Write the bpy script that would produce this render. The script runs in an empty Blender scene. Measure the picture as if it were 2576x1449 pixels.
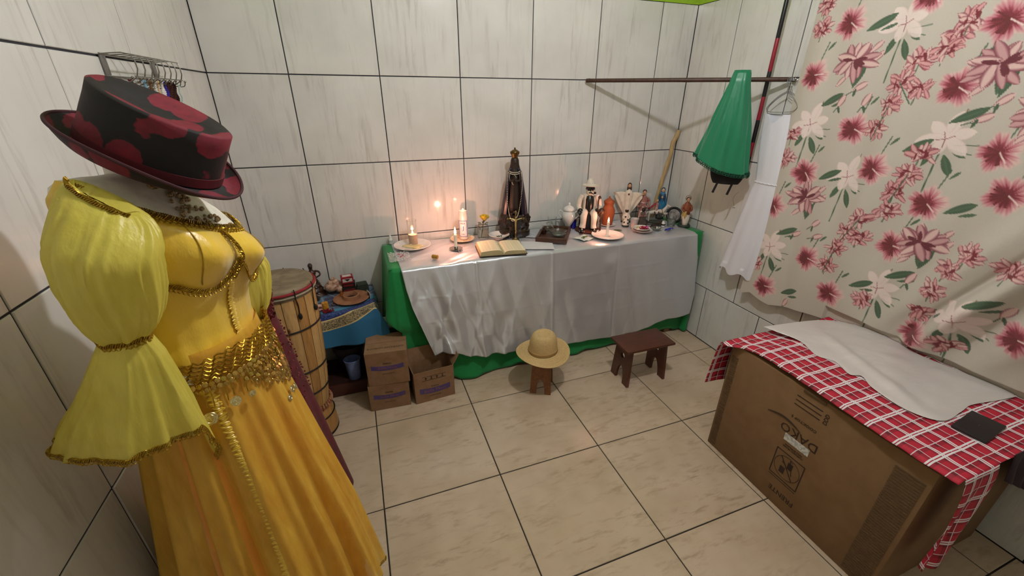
import bpy, bmesh, math, random
import numpy as np
from math import sin, cos, pi, radians, exp, sqrt
from mathutils import Vector, Matrix, Euler
random.seed(7)
SC = bpy.context.scene
COL = SC.collection

# ------------------------------------------------------------------ camera
XR = 2.8672                       # right wall
cam = bpy.data.cameras.new('camera'); cam_o = bpy.data.objects.new('camera', cam); COL.objects.link(cam_o)
cam.sensor_width = 36; cam.lens = 36 * 1035.73 / 2576; cam.clip_start = .02
def rotm(p, r, y):
    cx, sx, cy, sy, cz, sz = cos(p), sin(p), cos(r), sin(r), cos(y), sin(y)
    return (np.array([[cz, -sz, 0], [sz, cz, 0], [0, 0, 1]]) @ np.array([[1, 0, 0], [0, cx, -sx], [0, sx, cx]])
            @ np.array([[cy, 0, sy], [0, 1, 0], [-sy, 0, cy]]))
R_ = rotm(-.4368, -.0055, -.3518)
cam_o.matrix_world = Matrix(((R_[0, 0], R_[0, 2], -R_[0, 1], .61956), (R_[1, 0], R_[1, 2], -R_[1, 1], -2.60834),
                             (R_[2, 0], R_[2, 2], -R_[2, 1], 1.65834), (0, 0, 0, 1)))
SC.camera = cam_o

# ------------------------------------------------------------------ world, exposure
w = bpy.data.worlds.new('room_air'); SC.world = w; w.use_nodes = True
w.node_tree.nodes['Background'].inputs[0].default_value = (.75, .8, .9, 1)
w.node_tree.nodes['Background'].inputs[1].default_value = .05
SC.view_settings.view_transform = 'Standard'; SC.view_settings.look = 'None'
SC.view_settings.gamma = 1; SC.view_settings.use_curve_mapping = False
SC.view_settings.exposure = 0.0
BULB = 1150.0                      # radiance of the ceiling bulb
BULB_AT = (1.44, -1.60, 2.58)
CANDLE_W = 2.6

# ------------------------------------------------------------------ materials
def lin(h):
    if isinstance(h, str):
        h = h.lstrip('#'); c = [int(h[i:i + 2], 16) / 255 for i in (0, 2, 4)]
        return tuple(((x + .055) / 1.055) ** 2.4 if x > .04045 else x / 12.92 for x in c) + (1,)
    return tuple(h) + (1,) if len(h) == 3 else tuple(h)
class N:
    def __init__(s, name):
        s.m = bpy.data.materials.new(name); s.m.use_nodes = True; s.t = s.m.node_tree
        s.p = s.t.nodes['Principled BSDF']; s.out = s.t.nodes['Material Output']
    def n(s, typ, **k):
        o = s.t.nodes.new('ShaderNode' + typ)
        for a, b in k.items():
            if a.startswith('i_'):
                key = a[2:]; key = int(key) if key.isdigit() else key.replace('_', ' ')
                if isinstance(b, bpy.types.NodeSocket): s.t.links.new(b, o.inputs[key])
                else: o.inputs[key].default_value = b
            else: setattr(o, a, b)
        return o
    def l(s, a, b): s.t.links.new(a, b)
    def math(s, op, a, b=None, c=None):
        o = s.n('Math', operation=op)
        for i, v in enumerate((a, b, c)):
            if v is None: continue
            if isinstance(v, bpy.types.NodeSocket): s.l(v, o.inputs[i])
            else: o.inputs[i].default_value = v
        return o.outputs[0]
    def mix(s, f, a, b, mode='MIX'):
        o = s.n('Mix', data_type='RGBA', blend_type=mode)
        for i, v in ((0, f), (6, a), (7, b)):
            if isinstance(v, bpy.types.NodeSocket): s.l(v, o.inputs[i])
            else: o.inputs[i].default_value = v
        return o.outputs[2]
    def ramp(s, f, stops):
        o = s.n('ValToRGB'); s.l(f, o.inputs[0]); e = o.color_ramp.elements
        while len(e) < len(stops): e.new(.5)
        for k, (p, c) in zip(e, stops): k.position = p; k.color = lin(c)
        return o.outputs[0]
    def coord(s, which='Object', scale=(1, 1, 1), rot=(0, 0, 0), rnd=False):
        tc = s.n('TexCoord'); v = tc.outputs[which]
        if rnd:
            oi = s.n('ObjectInfo'); a = s.n('VectorMath', operation='ADD'); mu = s.n('VectorMath', operation='SCALE')
            cx = s.n('CombineXYZ'); s.l(oi.outputs['Random'], cx.inputs[0]); s.l(oi.outputs['Random'], cx.inputs[1]); s.l(oi.outputs['Random'], cx.inputs[2])
            s.l(cx.outputs[0], mu.inputs[0]); mu.inputs['Scale'].default_value = 57.3
            s.l(v, a.inputs[0]); s.l(mu.outputs[0], a.inputs[1]); v = a.outputs[0]
        m = s.n('Mapping'); s.l(v, m.inputs[0]); m.inputs['Scale'].default_value = scale; m.inputs['Rotation'].default_value = rot
        return m.outputs[0]
    def noise(s, v, scale=5, detail=4, rough=.55, dist=0):
        o = s.n('TexNoise'); s.l(v, o.inputs['Vector']); o.inputs['Scale'].default_value = scale
        o.inputs['Detail'].default_value = detail; o.inputs['Roughness'].default_value = rough; o.inputs['Distortion'].default_value = dist
        return o.outputs[0]
    def bump(s, h, strength=.3, dist=.002):
        o = s.n('Bump'); s.l(h, o.inputs['Height']); o.inputs['Strength'].default_value = strength; o.inputs['Distance'].default_value = dist
        s.l(o.outputs[0], s.p.inputs['Normal'])
MATS = {}
def M(name, col, rough=.5, col2=None, vs=30, metal=0, bump=0, bs=200, bd=.001, sheen=0, trans=0, alpha=1, coat=0, ior=None, emit=0, spec=None, stretch=(1, 1, 1), sub=0, thr=None):
    if name in MATS: return MATS[name]
    k = N(name); p = k.p
    c = lin(col)
    c2 = lin(col2) if col2 else tuple(min(1, x * .82) for x in c[:3]) + (1,)
    v = k.coord('Object', stretch)
    nz = k.noise(v, vs, 4)
    lo, hi = thr or (.35, .65)
    f = k.n('MapRange', i_0=nz, i_1=lo, i_2=hi).outputs[0]
    k.l(k.mix(f, c, c2), p.inputs['Base Color'])
    p.inputs['Roughness'].default_value = rough; p.inputs['Metallic'].default_value = metal
    p.inputs['Sheen Weight'].default_value = sheen; p.inputs['Transmission Weight'].default_value = trans
    p.inputs['Alpha'].default_value = alpha; p.inputs['Coat Weight'].default_value = coat
    if ior: p.inputs['IOR'].default_value = ior
    if spec is not None: p.inputs['Specular IOR Level'].default_value = spec
    if sub: p.inputs['Subsurface Weight'].default_value = sub; p.inputs['Subsurface Radius'].default_value = (.02, .01, .005)
    if emit: p.inputs['Emission Color'].default_value = c; p.inputs['Emission Strength'].default_value = emit
    if bump: k.bump(k.noise(v, bs, 3), bump, bd)
    MATS[name] = k.m
    return k.m

# ------------------------------------------------------------------ geometry builder
class G:
    def __init__(s): s.v = []; s.f = []; s.mi = []; s.cur = 0
    def add(s, vs, fs, m=None):
        b = len(s.v)
        if m is not None: vs = [m @ Vector(p) for p in vs]
        s.v += [tuple(p) for p in vs]; s.f += [tuple(i + b for i in f) for f in fs]; s.mi += [s.cur] * len(fs)
        return s
    def box(s, c, d, rz=0, bev=0, m=None):
        x, y, z = d[0] / 2, d[1] / 2, d[2] / 2
        bm = bmesh.new(); bmesh.ops.create_cube(bm, size=1)
        for v in bm.verts: v.co = Vector((v.co.x * d[0], v.co.y * d[1], v.co.z * d[2]))
        if bev: bmesh.ops.bevel(bm, geom=list(bm.edges), offset=bev, segments=2, profile=.5, affect='EDGES')
        T = Matrix.Translation(c) @ (rz if isinstance(rz, Matrix) else Matrix.Rotation(rz, 4, 'Z'))
        if m is not None: T = m @ T
        s.add([v.co.copy() for v in bm.verts], [[v.index for v in f.verts] for f in bm.faces], T); bm.free(); return s
    def loft(s, rings, close=True, caps=True, m=None):
        n = len(rings[0]); vs = [p for r in rings for p in r]; fs = []
        for i in range(len(rings) - 1):
            for j in range(n if close else n - 1):
                a, b = i * n + j, i * n + (j + 1) % n; fs.append((a, b, b + n, a + n))
        if caps and close: fs.append(tuple(range(n))[::-1]); fs.append(tuple((len(rings) - 1) * n + j for j in range(n)))
        return s.add(vs, fs, m)
    def lathe(s, prof, n=32, c=(0, 0, 0), m=None, sx=1, sy=1, caps=True):
        return s.loft([[(c[0] + r * cos(2 * pi * j / n) * sx, c[1] + r * sin(2 * pi * j / n) * sy, c[2] + z) for j in range(n)] for r, z in prof], True, caps, m)
    def tube(s, pts, r, n=8, caps=True, m=None, closed=False):
        P = [Vector(p) for p in pts]; rr = r if isinstance(r, (list, tuple)) else [r] * len(P)
        rings = []; prev = None
        for i, p in enumerate(P):
            if closed: t = (P[(i + 1) % len(P)] - P[i - 1]).normalized()
            else: t = (P[min(i + 1, len(P) - 1)] - P[max(i - 1, 0)]).normalized()
            if prev is None:
                a = Vector((0, 0, 1)) if abs(t.z) < .9 else Vector((1, 0, 0)); u = t.cross(a).normalized()
            else: u = (prev - t * prev.dot(t)); u = u.normalized() if u.length > 1e-6 else prev
            prev = u; w_ = t.cross(u)
            rings.append([tuple(p + u * (rr[i] * cos(2 * pi * j / n)) + w_ * (rr[i] * sin(2 * pi * j / n))) for j in range(n)])
        if closed: rings.append(rings[0]); caps = False
        return s.loft(rings, True, caps, m)
    def ell(s, c, r, n=14, k=8, m=None, rot=None):
        if not isinstance(r, (tuple, list)): r = (r, r, r)
        T = Matrix.Translation(c) @ (rot if rot is not None else Matrix()) @ Matrix.Diagonal((r[0], r[1], r[2], 1))
        if m is not None: T = m @ T
        rings = [[(sin(pi * i / k) * cos(2 * pi * j / n), sin(pi * i / k) * sin(2 * pi * j / n), -cos(pi * i / k)) for j in range(n)] for i in range(1, k)]
        vs = [(0, 0, -1)] + [p for q in rings for p in q] + [(0, 0, 1)]
        fs = [(0, 1 + (j + 1) % n, 1 + j) for j in range(n)]
        for i in range(k - 2):
            for j in range(n): a, b = 1 + i * n + j, 1 + i * n + (j + 1) % n; fs.append((a, b, b + n, a + n))
        L = len(vs) - 1; o = 1 + (k - 2) * n
        fs += [(o + j, o + (j + 1) % n, L) for j in range(n)]
        return s.add(vs, fs, T)
    def surf(s, fn, nu, nv, cu=False, m=None):
        vs = [fn(i / (nu if cu else nu - 1), j / (nv - 1)) for j in range(nv) for i in range(nu)]; fs = []
        for j in range(nv - 1):
            for i in range(nu if cu else nu - 1): a, b = j * nu + i, j * nu + (i + 1) % nu; fs.append((a, b, b + nu, a + nu))
        return s.add(vs, fs, m)
    def torus(s, c, R, r, n=32, k=8, m=None, sx=1, sy=1):
        return s.tube([(c[0] + R * cos(2 * pi * i / n) * sx, c[1] + R * sin(2 * pi * i / n) * sy, c[2]) for i in range(n)], r, k, closed=True, m=m)
    def obj(s, name, mat, par=None, smooth=True, ang=42, solid=0):
        me = bpy.data.meshes.new(name); me.from_pydata(s.v, [], s.f); me.update()
        ml = mat if isinstance(mat, (list, tuple)) else [mat]
        for q in ml: me.materials.append(q)
        if len(ml) > 1: me.polygons.foreach_set('material_index', s.mi)
        if smooth:
            me.polygons.foreach_set('use_smooth', [True] * len(me.polygons)); me.set_sharp_from_angle(angle=radians(ang))
        o = bpy.data.objects.new(name, me); COL.objects.link(o)
        if par is not None: o.parent = par
        if solid:
            md = o.modifiers.new('thickness', 'SOLIDIFY'); md.thickness = solid; md.offset = 0
        return o
def tag(o, label, cat, group=None, kind=None):
    if label: o['label'] = label
    if cat: o['category'] = cat
    if group: o['group'] = group
    if kind: o['kind'] = kind
    return o
def thing(name, label, cat, loc=(0, 0, 0), rot=(0, 0, 0), group=None, scale=1):
    o = bpy.data.objects.new(name, None); COL.objects.link(o); o.empty_display_size = .05
    o.location = loc; o.rotation_euler = (0, 0, rot) if not isinstance(rot, (tuple, list)) else rot
    if scale != 1: o.scale = (scale,) * 3
    return tag(o, label, cat, group)
def copy_tree(o, par=None):
    c = o.copy(); COL.objects.link(c); c.parent = par
    for ch in list(o.children): copy_tree(ch, c)
    return c
def smooth_path(pts, n=6):
    P = [Vector(p) for p in pts]; out = []
    for i in range(len(P) - 1):
        a, b, c, d = P[max(i - 1, 0)], P[i], P[i + 1], P[min(i + 2, len(P) - 1)]
        for k in range(n):
            t = k / n; out.append(.5 * ((2 * b) + (c - a) * t + (2 * a - 5 * b + 4 * c - d) * t * t + (3 * b - a - 3 * c + d) * t ** 3))
    out.append(P[-1]); return [tuple(p) for p in out]
def interp(x, xs, ys): return float(np.interp(x, xs, ys))
RX = lambda a: Matrix.Rotation(a, 4, 'X')
RY = lambda a: Matrix.Rotation(a, 4, 'Y')
RZ = lambda a: Matrix.Rotation(a, 4, 'Z')
TR = lambda *p: Matrix.Translation(p)

# ------------------------------------------------------------------ light bulb on the ceiling
def ceiling_bulb():
    t = thing('light_bulb', 'bare white bulb hanging below the ceiling in the middle of the room', 'lamp', BULB_AT)
    k = N('bulb_glow'); k.p.inputs['Emission Color'].default_value = lin((.995, .985, 1.0)); k.p.inputs['Emission Strength'].default_value = BULB
    G().ell((0, 0, 0), (.034, .034, .038), 20, 12).obj('glass_bulb', k.m, t)
    G().lathe([(.0135, .035), (.015, .06), (.02, .065), (.02, .11), (.006, .12), (.003, .125), (.003, .235)], 16).obj('socket', M('socket_white', '#d8d8d0', .4), t)
ceiling_bulb()

# ------------------------------------------------------------------ tiles
def tile_mat(name, base, base2, streak, sc, rot, rough, amt, coat=.0):
    k = N(name); v = k.coord('Object', sc, rot, rnd=True); v2 = k.coord('Object', (1, 1, 1), rnd=True)
    n1 = k.noise(v, 14, 8, .66, .35); n0 = k.noise(v2, 4, 3); n3 = k.noise(v, 3.2, 4, .5, .3)
    c = k.mix(k.n('MapRange', i_0=n0, i_1=.3, i_2=.7).outputs[0], lin(base), lin(base2))
    st = k.n('MapRange', i_0=n1, i_1=.50, i_2=.70).outputs[0]
    ms = k.n('MapRange', i_0=n3, i_1=.38, i_2=.62).outputs[0]
    f = k.math('MULTIPLY', k.math('MULTIPLY', st, ms), amt)
    k.l(k.mix(f, c, lin(streak)), k.p.inputs['Base Color'])
    k.p.inputs['Roughness'].default_value = rough; k.p.inputs['Coat Weight'].default_value = coat; k.p.inputs['Coat Roughness'].default_value = .06
    k.bump(k.noise(v2, 60, 3), .03, .001)
    return k.m
WALL_T = tile_mat('marbled_wall_tile', '#d6d4cf', '#cac8c3', '#887e74', (2.8, .26, 1), (0, 0, .22), .13, .46)
FLOOR_T = tile_mat('travertine_floor_tile', '#c6b19a', '#b6a086', '#856a52', (.8, 3.0, 1), (0, 0, .45), .24, .55)
GROUT_W = M('dark_grout', '#2c2a33', .9); GROUT_F = M('floor_grout', '#2b2620', .9)
tile_cache = {}
def tile(par, mat, w_, h_, key):
    k_ = (round(w_, 3), round(h_, 3), key)
    if k_ not in tile_cache:
        a, b, e, d = w_ / 2, h_ / 2, .0016, .004
        vs = [(-a, -b, -d), (a, -b, -d), (a, b, -d), (-a, b, -d), (-a, -b, -e), (a, -b, -e), (a, b, -e), (-a, b, -e),
              (-a + e, -b + e, 0), (a - e, -b + e, 0), (a - e, b - e, 0), (-a + e, b - e, 0)]
        fs = [(8, 9, 10, 11)] + [(i, (i + 1) % 4, (i + 1) % 4 + 4, i + 4) for i in range(4)] + [(i + 4, (i + 1) % 4 + 4, (i + 1) % 4 + 8, i + 8) for i in range(4)]
        me = bpy.data.meshes.new('tile'); me.from_pydata(vs, [], fs); me.materials.append(mat); me.update(); tile_cache[k_] = me
    o = bpy.data.objects.new('tile', tile_cache[k_]); COL.objects.link(o); o.parent = par
    return o
def grid(par, mat, us, vs_, place, gap, key):
    for i in range(len(us) - 1):
        for j in range(len(vs_) - 1):
            u0, u1, v0, v1 = us[i], us[i + 1], vs_[j], vs_[j + 1]
            if u1 - u0 < .02 or v1 - v0 < .02: continue
            o = tile(par, mat, u1 - u0 - gap, v1 - v0 - gap, key)
            o.matrix_local = place((u0 + u1) / 2, (v0 + v1) / 2) @ TR(random.uniform(-3e-4, 3e-4), random.uniform(-3e-4, 3e-4), random.uniform(-3e-4, 0)) @ RX(random.uniform(-.0012, .0012)) @ RY(random.uniform(-.0012, .0012))
FRONT = -3.35; H_T = 2.2024; H_C = 2.82
def slab(name, a, b, mat):
    c = [(p + q) / 2 for p, q in zip(a, b)]; d = [abs(q - p) for p, q in zip(a, b)]
    return tag(G().box(c, d).obj(name, mat, smooth=False), None, None, kind='structure')
GREEN_P = M('lime_green_wall_paint', '#96b82c', .7, '#8bad24')
rowsz = [0, .402, .852, 1.302, 1.752, H_T]
wb = slab('wall_back', (-.1, .0035, 0), (XR + .1, .1, H_T), GROUT_W)
grid(wb, WALL_T, [0, .357] + [.357 + .4474 * i for i in range(1, 6)] + [XR], rowsz, lambda u, v: TR(u, 0, v) @ RX(pi / 2), .0052, 'w')
G().box((XR / 2, .047, (H_T + H_C) / 2), (XR + .2, .1, H_C - H_T)).obj('painted_band', GREEN_P, wb, False)
wl = slab('wall_left', (-.1, FRONT, 0), (-.0035, 0, H_T), GROUT_W)
yl = [FRONT, -3.0317 - .4474 * 0, -2.5843, -2.1369, -1.6895, -1.2421, -.7947, -.3473, 0]
grid(wl, WALL_T, yl, rowsz, lambda u, v: TR(0, u, v) @ RZ(pi / 2) @ RX(pi / 2), .0052, 'w')
G().box((-.047, FRONT / 2, (H_T + H_C) / 2), (.1, -FRONT, H_C - H_T)).obj('painted_band', GREEN_P, wl, False)
wr = slab('wall_right', (XR + .0035, FRONT, 0), (XR + .1, 0, H_T), GROUT_W)
yr = [FRONT] + [-.354 - .4474 * i for i in range(6, -1, -1)] + [0]
place_r = lambda u, v: TR(XR, u, v) @ RZ(-pi / 2) @ RX(pi / 2)
grid(wr, WALL_T, yr, rowsz[1:], place_r, .0052, 'w')
grid(wr, WALL_T, [FRONT] + [-.5586 - .4474 * i for i in range(6, -2, -1)] + [0], rowsz[:2], place_r, .0052, 'w')
G().box((XR + .047, FRONT / 2, (H_T + H_C) / 2), (.1, -FRONT, H_C - H_T)).obj('painted_band', GREEN_P, wr, False)
slab('wall_front', (-.1, FRONT - .1, 0), (XR + .1, FRONT, H_C), M('plain_white_paint', '#cfcdc4', .6))
slab('ceiling', (-.1, FRONT - .1, H_C), (XR + .1, .1, H_C + .1), M('ceiling_white', '#dcdcd6', .8))
fl = slab('floor', (-.1, FRONT - .1, -.1), (XR + .1, .1, -.0035), GROUT_F)
xs = [0, .520, 1.061, 1.602, 2.144, 2.685, XR]; ysf = [FRONT, -2.866, -2.329, -1.792, -1.255, -.718, -.181, 0]
grid(fl, FLOOR_T, xs, ysf, lambda u, v: TR(u, v, 0), .0052, 'f')

# ------------------------------------------------------------------ table with green cloth and satin cover
TZ = .80
FABN = np.random.RandomState(3)
def wob(x, seed=0, k=5):
    r = np.random.RandomState(seed); return sum(sin(x * f + p) * a for f, p, a in zip(r.uniform(4, 26, k), r.uniform(0, 6.3, k), r.uniform(.3, 1, k))) / k * 1.6
def altar_table():
    t = thing('trestle_table', 'long low table hidden under the green cloth against the back wall', 'table', (1.75, -.235, 0))
    wd = M('plain_pine_board', '#8a6a45', .6, stretch=(1, 8, 1))
    G().box((0, 0, TZ - .02), (2.06, .42, .03), bev=.003).obj('tabletop', wd, t)
    for x in (-.95, .95):
        for y in (-.17, .17): G().box((x, y, (TZ - .035) / 2), (.05, .05, TZ - .035), bev=.003).obj('leg', wd, t)
altar_table()
GREEN = M('green_tablecloth_fabric', '#04843f', .75, '#037a38', vs=12, bump=.15, bs=600, sheen=.15)
def green_cloth():
    x0, x1, y0, y1 = .70, 2.838, -.465, -.012
    # perimeter path: left back corner -> front left -> front right -> right back
    rc = .03; path = []
    nL, nF, nR = 34, 220, 24
    for i in range(nL): path.append((x0, y1 + (y0 + rc - y1) * i / nL, -1, 0))
    for i in range(8): a = pi + pi / 2 * i / 8; path.append((x0 + rc + rc * cos(a), y0 + rc + rc * sin(a), cos(a), sin(a)))
    for i in range(nF): path.append((x0 + rc + (x1 - x0 - 2 * rc) * i / nF, y0, 0, -1))
    for i in range(8): a = -pi / 2 + pi / 2 * i / 8; path.append((x1 - rc + rc * cos(a), y0 + rc + rc * sin(a), cos(a), sin(a)))
    for i in range(nR + 1): path.append((x1, y0 + rc + (y1 - y0 - rc) * i / nR, 1, 0))
    n = len(path); nv = 44; vs = []; fs = []
    for j in range(nv):
        v = j / (nv - 1)
        for i, (x, y, nx, ny) in enumerate(path):
            s = i / (n - 1)
            d = .006 * (1 - exp(-v * 30))
            if i < nL + 8:                          # left end flares out in cone folds
                c = exp(-((i - nL - 2) / 9) ** 2)
                d += v ** 1.1 * (.05 * c + .035 * (1 + sin(i * .55 + 1)) + .02 * sin(i * 1.1))
            elif i > nL + 8 + nF:
                d += v * (.012 + .012 * sin(i * .5))
            else:
                xx = x
                c = exp(-((xx - x0) / .12) ** 2)
                d += v ** 1.2 * (.04 * c + .014 * wob(xx * 1.2, 2) * (1 + 2.2 * exp(-((xx - .9) / .25) ** 2)) - .035 * min(1, max(0, (xx - .9) / .2)))
                low = max(0, (v - .72) / .28)
                d += low ** 2 * (.030 + .016 * wob(xx * 1.1, 5)) * (1 if xx < 2.35 else .1)
            z = TZ + .004 - (TZ - .004) * v
            if i < nL + 8: z += v * .03 * (1 - i / (nL + 8)) 
            if nL + 8 <= i <= nL + 8 + nF:
                z += v * v * (.030 * max(0, wob(x * 1.7, 9)) + .02 * exp(-((x - 2.62) / .14) ** 2))
            px, py = x + nx * d, y + ny * d
            if i > nL + 8 + nF: px = min(px, XR - .02)
            sm = lambda q: (lambda w: w * w * (3 - 2 * w))(min(1, max(0, q)))
            if px < 1.04: py = max(py, -.462 - .08 * sm((z - .36) / .22))
            if i < nL + 8 and py < -.28: px = max(px, .752 - .17 * sm((z - .36) / .24))
            vs.append((px, min(py, -.006), max(.004, z)))
    for j in range(nv - 1):
        for i in range(n - 1): a = j * n + i; fs.append((a, a + 1, a + n + 1, a + n))
    b = len(vs); nx_, ny_ = 60, 14
    g = G(); g.add(vs, fs)
    g.surf(lambda u, v: (x0 + (x1 - x0) * u, y0 + .002 + (y1 - y0 - .002) * v, TZ + .004 + .0006 * wob(u * 9, 3)), nx_, ny_)
    tag(g.obj('green_tablecloth', GREEN, ang=80, solid=.0015), 'plain green tablecloth draped to the floor over the long altar table', 'tablecloth')
green_cloth()
k = N('white_satin'); k.p.inputs['Base Color'].default_value = lin('#d2d4da'); k.p.inputs['Metallic'].default_value = .6; k.p.inputs['Roughness'].default_value = .36; k.p.inputs['Anisotropic'].default_value = .8; k.p.inputs['Anisotropic Rotation'].default_value = .25
k.p.inputs['Sheen Weight'].default_value = .2
k.bump(k.noise(k.coord('Object', (1, 1, .35)), 16, 3), .35, .006)
SATIN = k.m
def satin():
    xh = [.90, 1.0, 1.09, 1.15, 1.27, 1.55, 1.85, 2.16, 2.38, 2.65, 2.80, 2.85]
    zh = [.245, .272, .20, .178, .162, .135, .118, .102, .10, .156, .165, .18]
    nu, nt = 300, 130; yb, yf = -.03, -.478
    def P(u, t):
        # t: 0..0.36 across the top, then down the front
        if t < .36:
            q = t / .36; xl, xr = .752 + .012 * q, 2.755
            x = xl + (xr - xl) * u; y = yb + (yf - yb) * q
            z = TZ + .0075 + .0016 * wob(x * 3 + q * 2, 11) * (1.8 if x < 1.25 else .5) + .0016 * (wob(q * 3 + x, 12) if x < 1.3 else 0)
            z -= .006 * max(0, (q - .955) / .045) ** 2
            return (x, y, max(z, TZ + .0055 - .006 * max(0, (q - .955) / .045) ** 2))
        q = (t - .36) / .64
        xl = interp(q, [0, .2, .4, .6, .8, 1], [.764, .778, .80, .835, .868, .90]); xr = interp(q, [0, .3, .75, 1], [2.757, 2.80, 2.835, 2.82])
        x = xl + (xr - xl) * u
        zb = interp(.90 + (2.85 - .90) * u, xh, zh); z = TZ + .002 + (zb - TZ - .002) * q
        L = exp(-((x - .95) / .42) ** 2)
        amp = .0035 + .024 * L
        f = sin(x * 27 + 2.2 * sin(q * 3 + x * 3)) * .7 * (.5 + q) + wob(x * 2.2 + q * 1.3, 21) * .9 + .5 * sin(x * 55 - q * 9)
        f += .9 * (1 - abs(sin(x * 14 + q * 2.6 + .6))) ** 3 - .5 * (1 - abs(sin(x * 19 - q * 4))) ** 4
        d = .010 + q ** .7 * amp * f * .8 + .0022 * sin(q * 9 + x * 4) * L
        for zc in (.62, .47, .32):                  # pressed fold lines
            d += .0022 * exp(-((z - zc - .012 * sin(x * 3)) / .006) ** 2)
        for xc in (1.66, 2.12, 1.18): d += .004 * exp(-((x - xc - .03 * q) / .007) ** 2)
        d += .02 * q * exp(-((x - 1.0) / .06) ** 2) + .012 * exp(-((x - 2.09) / .05) ** 2 - ((z - .68) / .05) ** 2)
        d += q * q * .018 * exp(-((u - 1) / .06) ** 2)
        base = -.466 - (q ** 1.1 * (.085 * exp(-((x - .72) / .14) ** 2) + .03 * exp(-((x - 1.0) / .25) ** 2)))
        return (x, base - .012 - max(0, d), z)
    g = G().surf(P, nu, nt)
    tag(g.obj('satin_cover', SATIN, ang=180, solid=.0012), 'shiny white satin cloth over the green tablecloth, creased and hanging in front', 'cloth')
satin()

# ------------------------------------------------------------------ big carton with checked cloth
CARD = M('brown_cardboard', '#7f603f', .8, '#775838', vs=14, bump=.08, bs=400)
CARD_D = M('cardboard_flute', '#5f462c', .9)
INK = M('dark_brown_ink', '#33200f', .8)
def text_obj(txt, size, par, mat, M4, name='lettering', depth=.0004, sx=1):
    cu = bpy.data.curves.new(name, 'FONT'); cu.body = txt; cu.size = size; cu.align_x = 'CENTER'; cu.align_y = 'CENTER'; cu.extrude = depth; cu.resolution_u = 2
    o = bpy.data.objects.new(name, cu); COL.objects.link(o); dg = bpy.context.evaluated_depsgraph_get()
    me = bpy.data.meshes.new_from_object(o.evaluated_get(dg)); bpy.data.objects.remove(o)
    me.materials.clear(); me.materials.append(mat); me.name = name
    q = bpy.data.objects.new(name, me); COL.objects.link(q); q.parent = par; q.matrix_local = M4 @ Matrix.Diagonal((sx, 1, 1, 1))
    return q
def big_carton():
    bx0, bx1, by0, by1, H = 2.165, 2.815, -2.215, -1.425, .612
    t = thing('cardboard_box', 'huge brown appliance carton standing upside down beside the flowered curtain', 'box', (bx0, by1, 0))
    c = ((bx1 - bx0) / 2, (by0 - by1) / 2, H / 2)
    G().box(c, (bx1 - bx0, by1 - by0, H), bev=.004).obj('body', CARD, t)
    # corrugated edge bands where the side panels are folded, on the front face
    for ys, nm in (((-.012, -.045), 'l'), ((-.690, -.775), 'r')):
        g = G(); n = 46
        for i in range(n):
            z = .02 + (H - .07) * i / n
            g.box((-.0012, (ys[0] + ys[1]) / 2, z), (.003, abs(ys[1] - ys[0]), .0045), m=None)
        o = g.obj('corrugated_band', CARD_D, t, False); o['kind'] = 'stuff'
    F = TR(-.0008, 0, 0) @ RZ(-pi / 2) @ RX(pi / 2) @ RZ(pi)          # lettering reads upside down on the front face
    def at(y, z, rot=0): return TR(0, y - by1, z) @ F @ RZ(rot)
    text_obj('DAKO', .056, t, INK, at(-1.818, .398), sx=1.0)
    g = G(); pts = [(-.001, -.319 - .075 + .15 * i / 16 - .0, .418 + .02 * sin(pi * i / 16)) for i in range(17)]
    g.tube([(p[0], p[1] - .0, p[2]) for p in pts], [.0012 + .0025 * sin(pi * i / 16) for i in range(17)], 6); g.obj('logo_arc', INK, t)
    text_obj('COOKTOP 5', .017, t, INK, at(-1.818, .468), sx=1.1)
    text_obj('DDD', .022, t, INK, at(-1.885, .545, -pi / 2), sx=1)
    g = G()
    for i, z in enumerate((.568, .547, .526)): g.box((-.0006, -1.812 - by1, z), (.001, .105, .0035))
    g.obj('printed_line', INK, t, False)
    G().box((-.0008, -1.821 - by1, .358), (.0012, .106, .034)).obj('white_label', M('label_paper', '#cfcdc6', .6, '#a9a8a4', vs=90, thr=(.45, .55)), t, False)
    text_obj('CUIDADO FRAGIL\nNAO EMPILHAR', .011, t, INK, at(-1.818, .318), sx=1.0)
    g = G(); a, b, z0, z1 = -1.758 - by1, -1.882 - by1, .148, .285
    for y in (a, b): g.box((-.0006, y, (z0 + z1) / 2), (.001, .004, z1 - z0))
    for z in (z0, z1, z0 - .012): g.box((-.0006, (a + b) / 2, z), (.001, abs(a - b), .004 if z != z0 - .012 else .0025))
    g.torus((0, 0, 0), .056, .0012, 40, 4, m=TR(-.0006, (a + b) / 2, (z0 + z1) / 2) @ RY(pi / 2))
    g.box((0, 0, 0), (.001, .112, .004), m=TR(-.0006, (a + b) / 2, (z0 + z1) / 2) @ RX(.9))
    g.box((-.0006, (a + b) / 2 + .016, .196), (.001, .022, .034), m=None); g.box((-.0006, (a + b) / 2 - .010, .236), (.001, .022, .034))
    g.tube([(-.0006, (a + b) / 2 + .016 - .012, .222), (-.0006, (a + b) / 2 + .01, .232), (-.0006, (a + b) / 2 + .026, .236)], .0016, 5)
    g.tube([(-.0006, (a + b) / 2 - .018, .262), (-.0006, (a + b) / 2 - .004, .268), (-.0006, (a + b) / 2 - .026, .198)], .0016, 5)
    g.obj('handling_symbol', INK, t, False)
    text_obj('FRENTE', .034, t, INK, at(-1.836, .074), sx=1.0)
    G().box((-.002, -1.822 - by1, .606), (.004, .09, .012), bev=.0015).obj('handle_slot', CARD_D, t)
big_carton()
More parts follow.
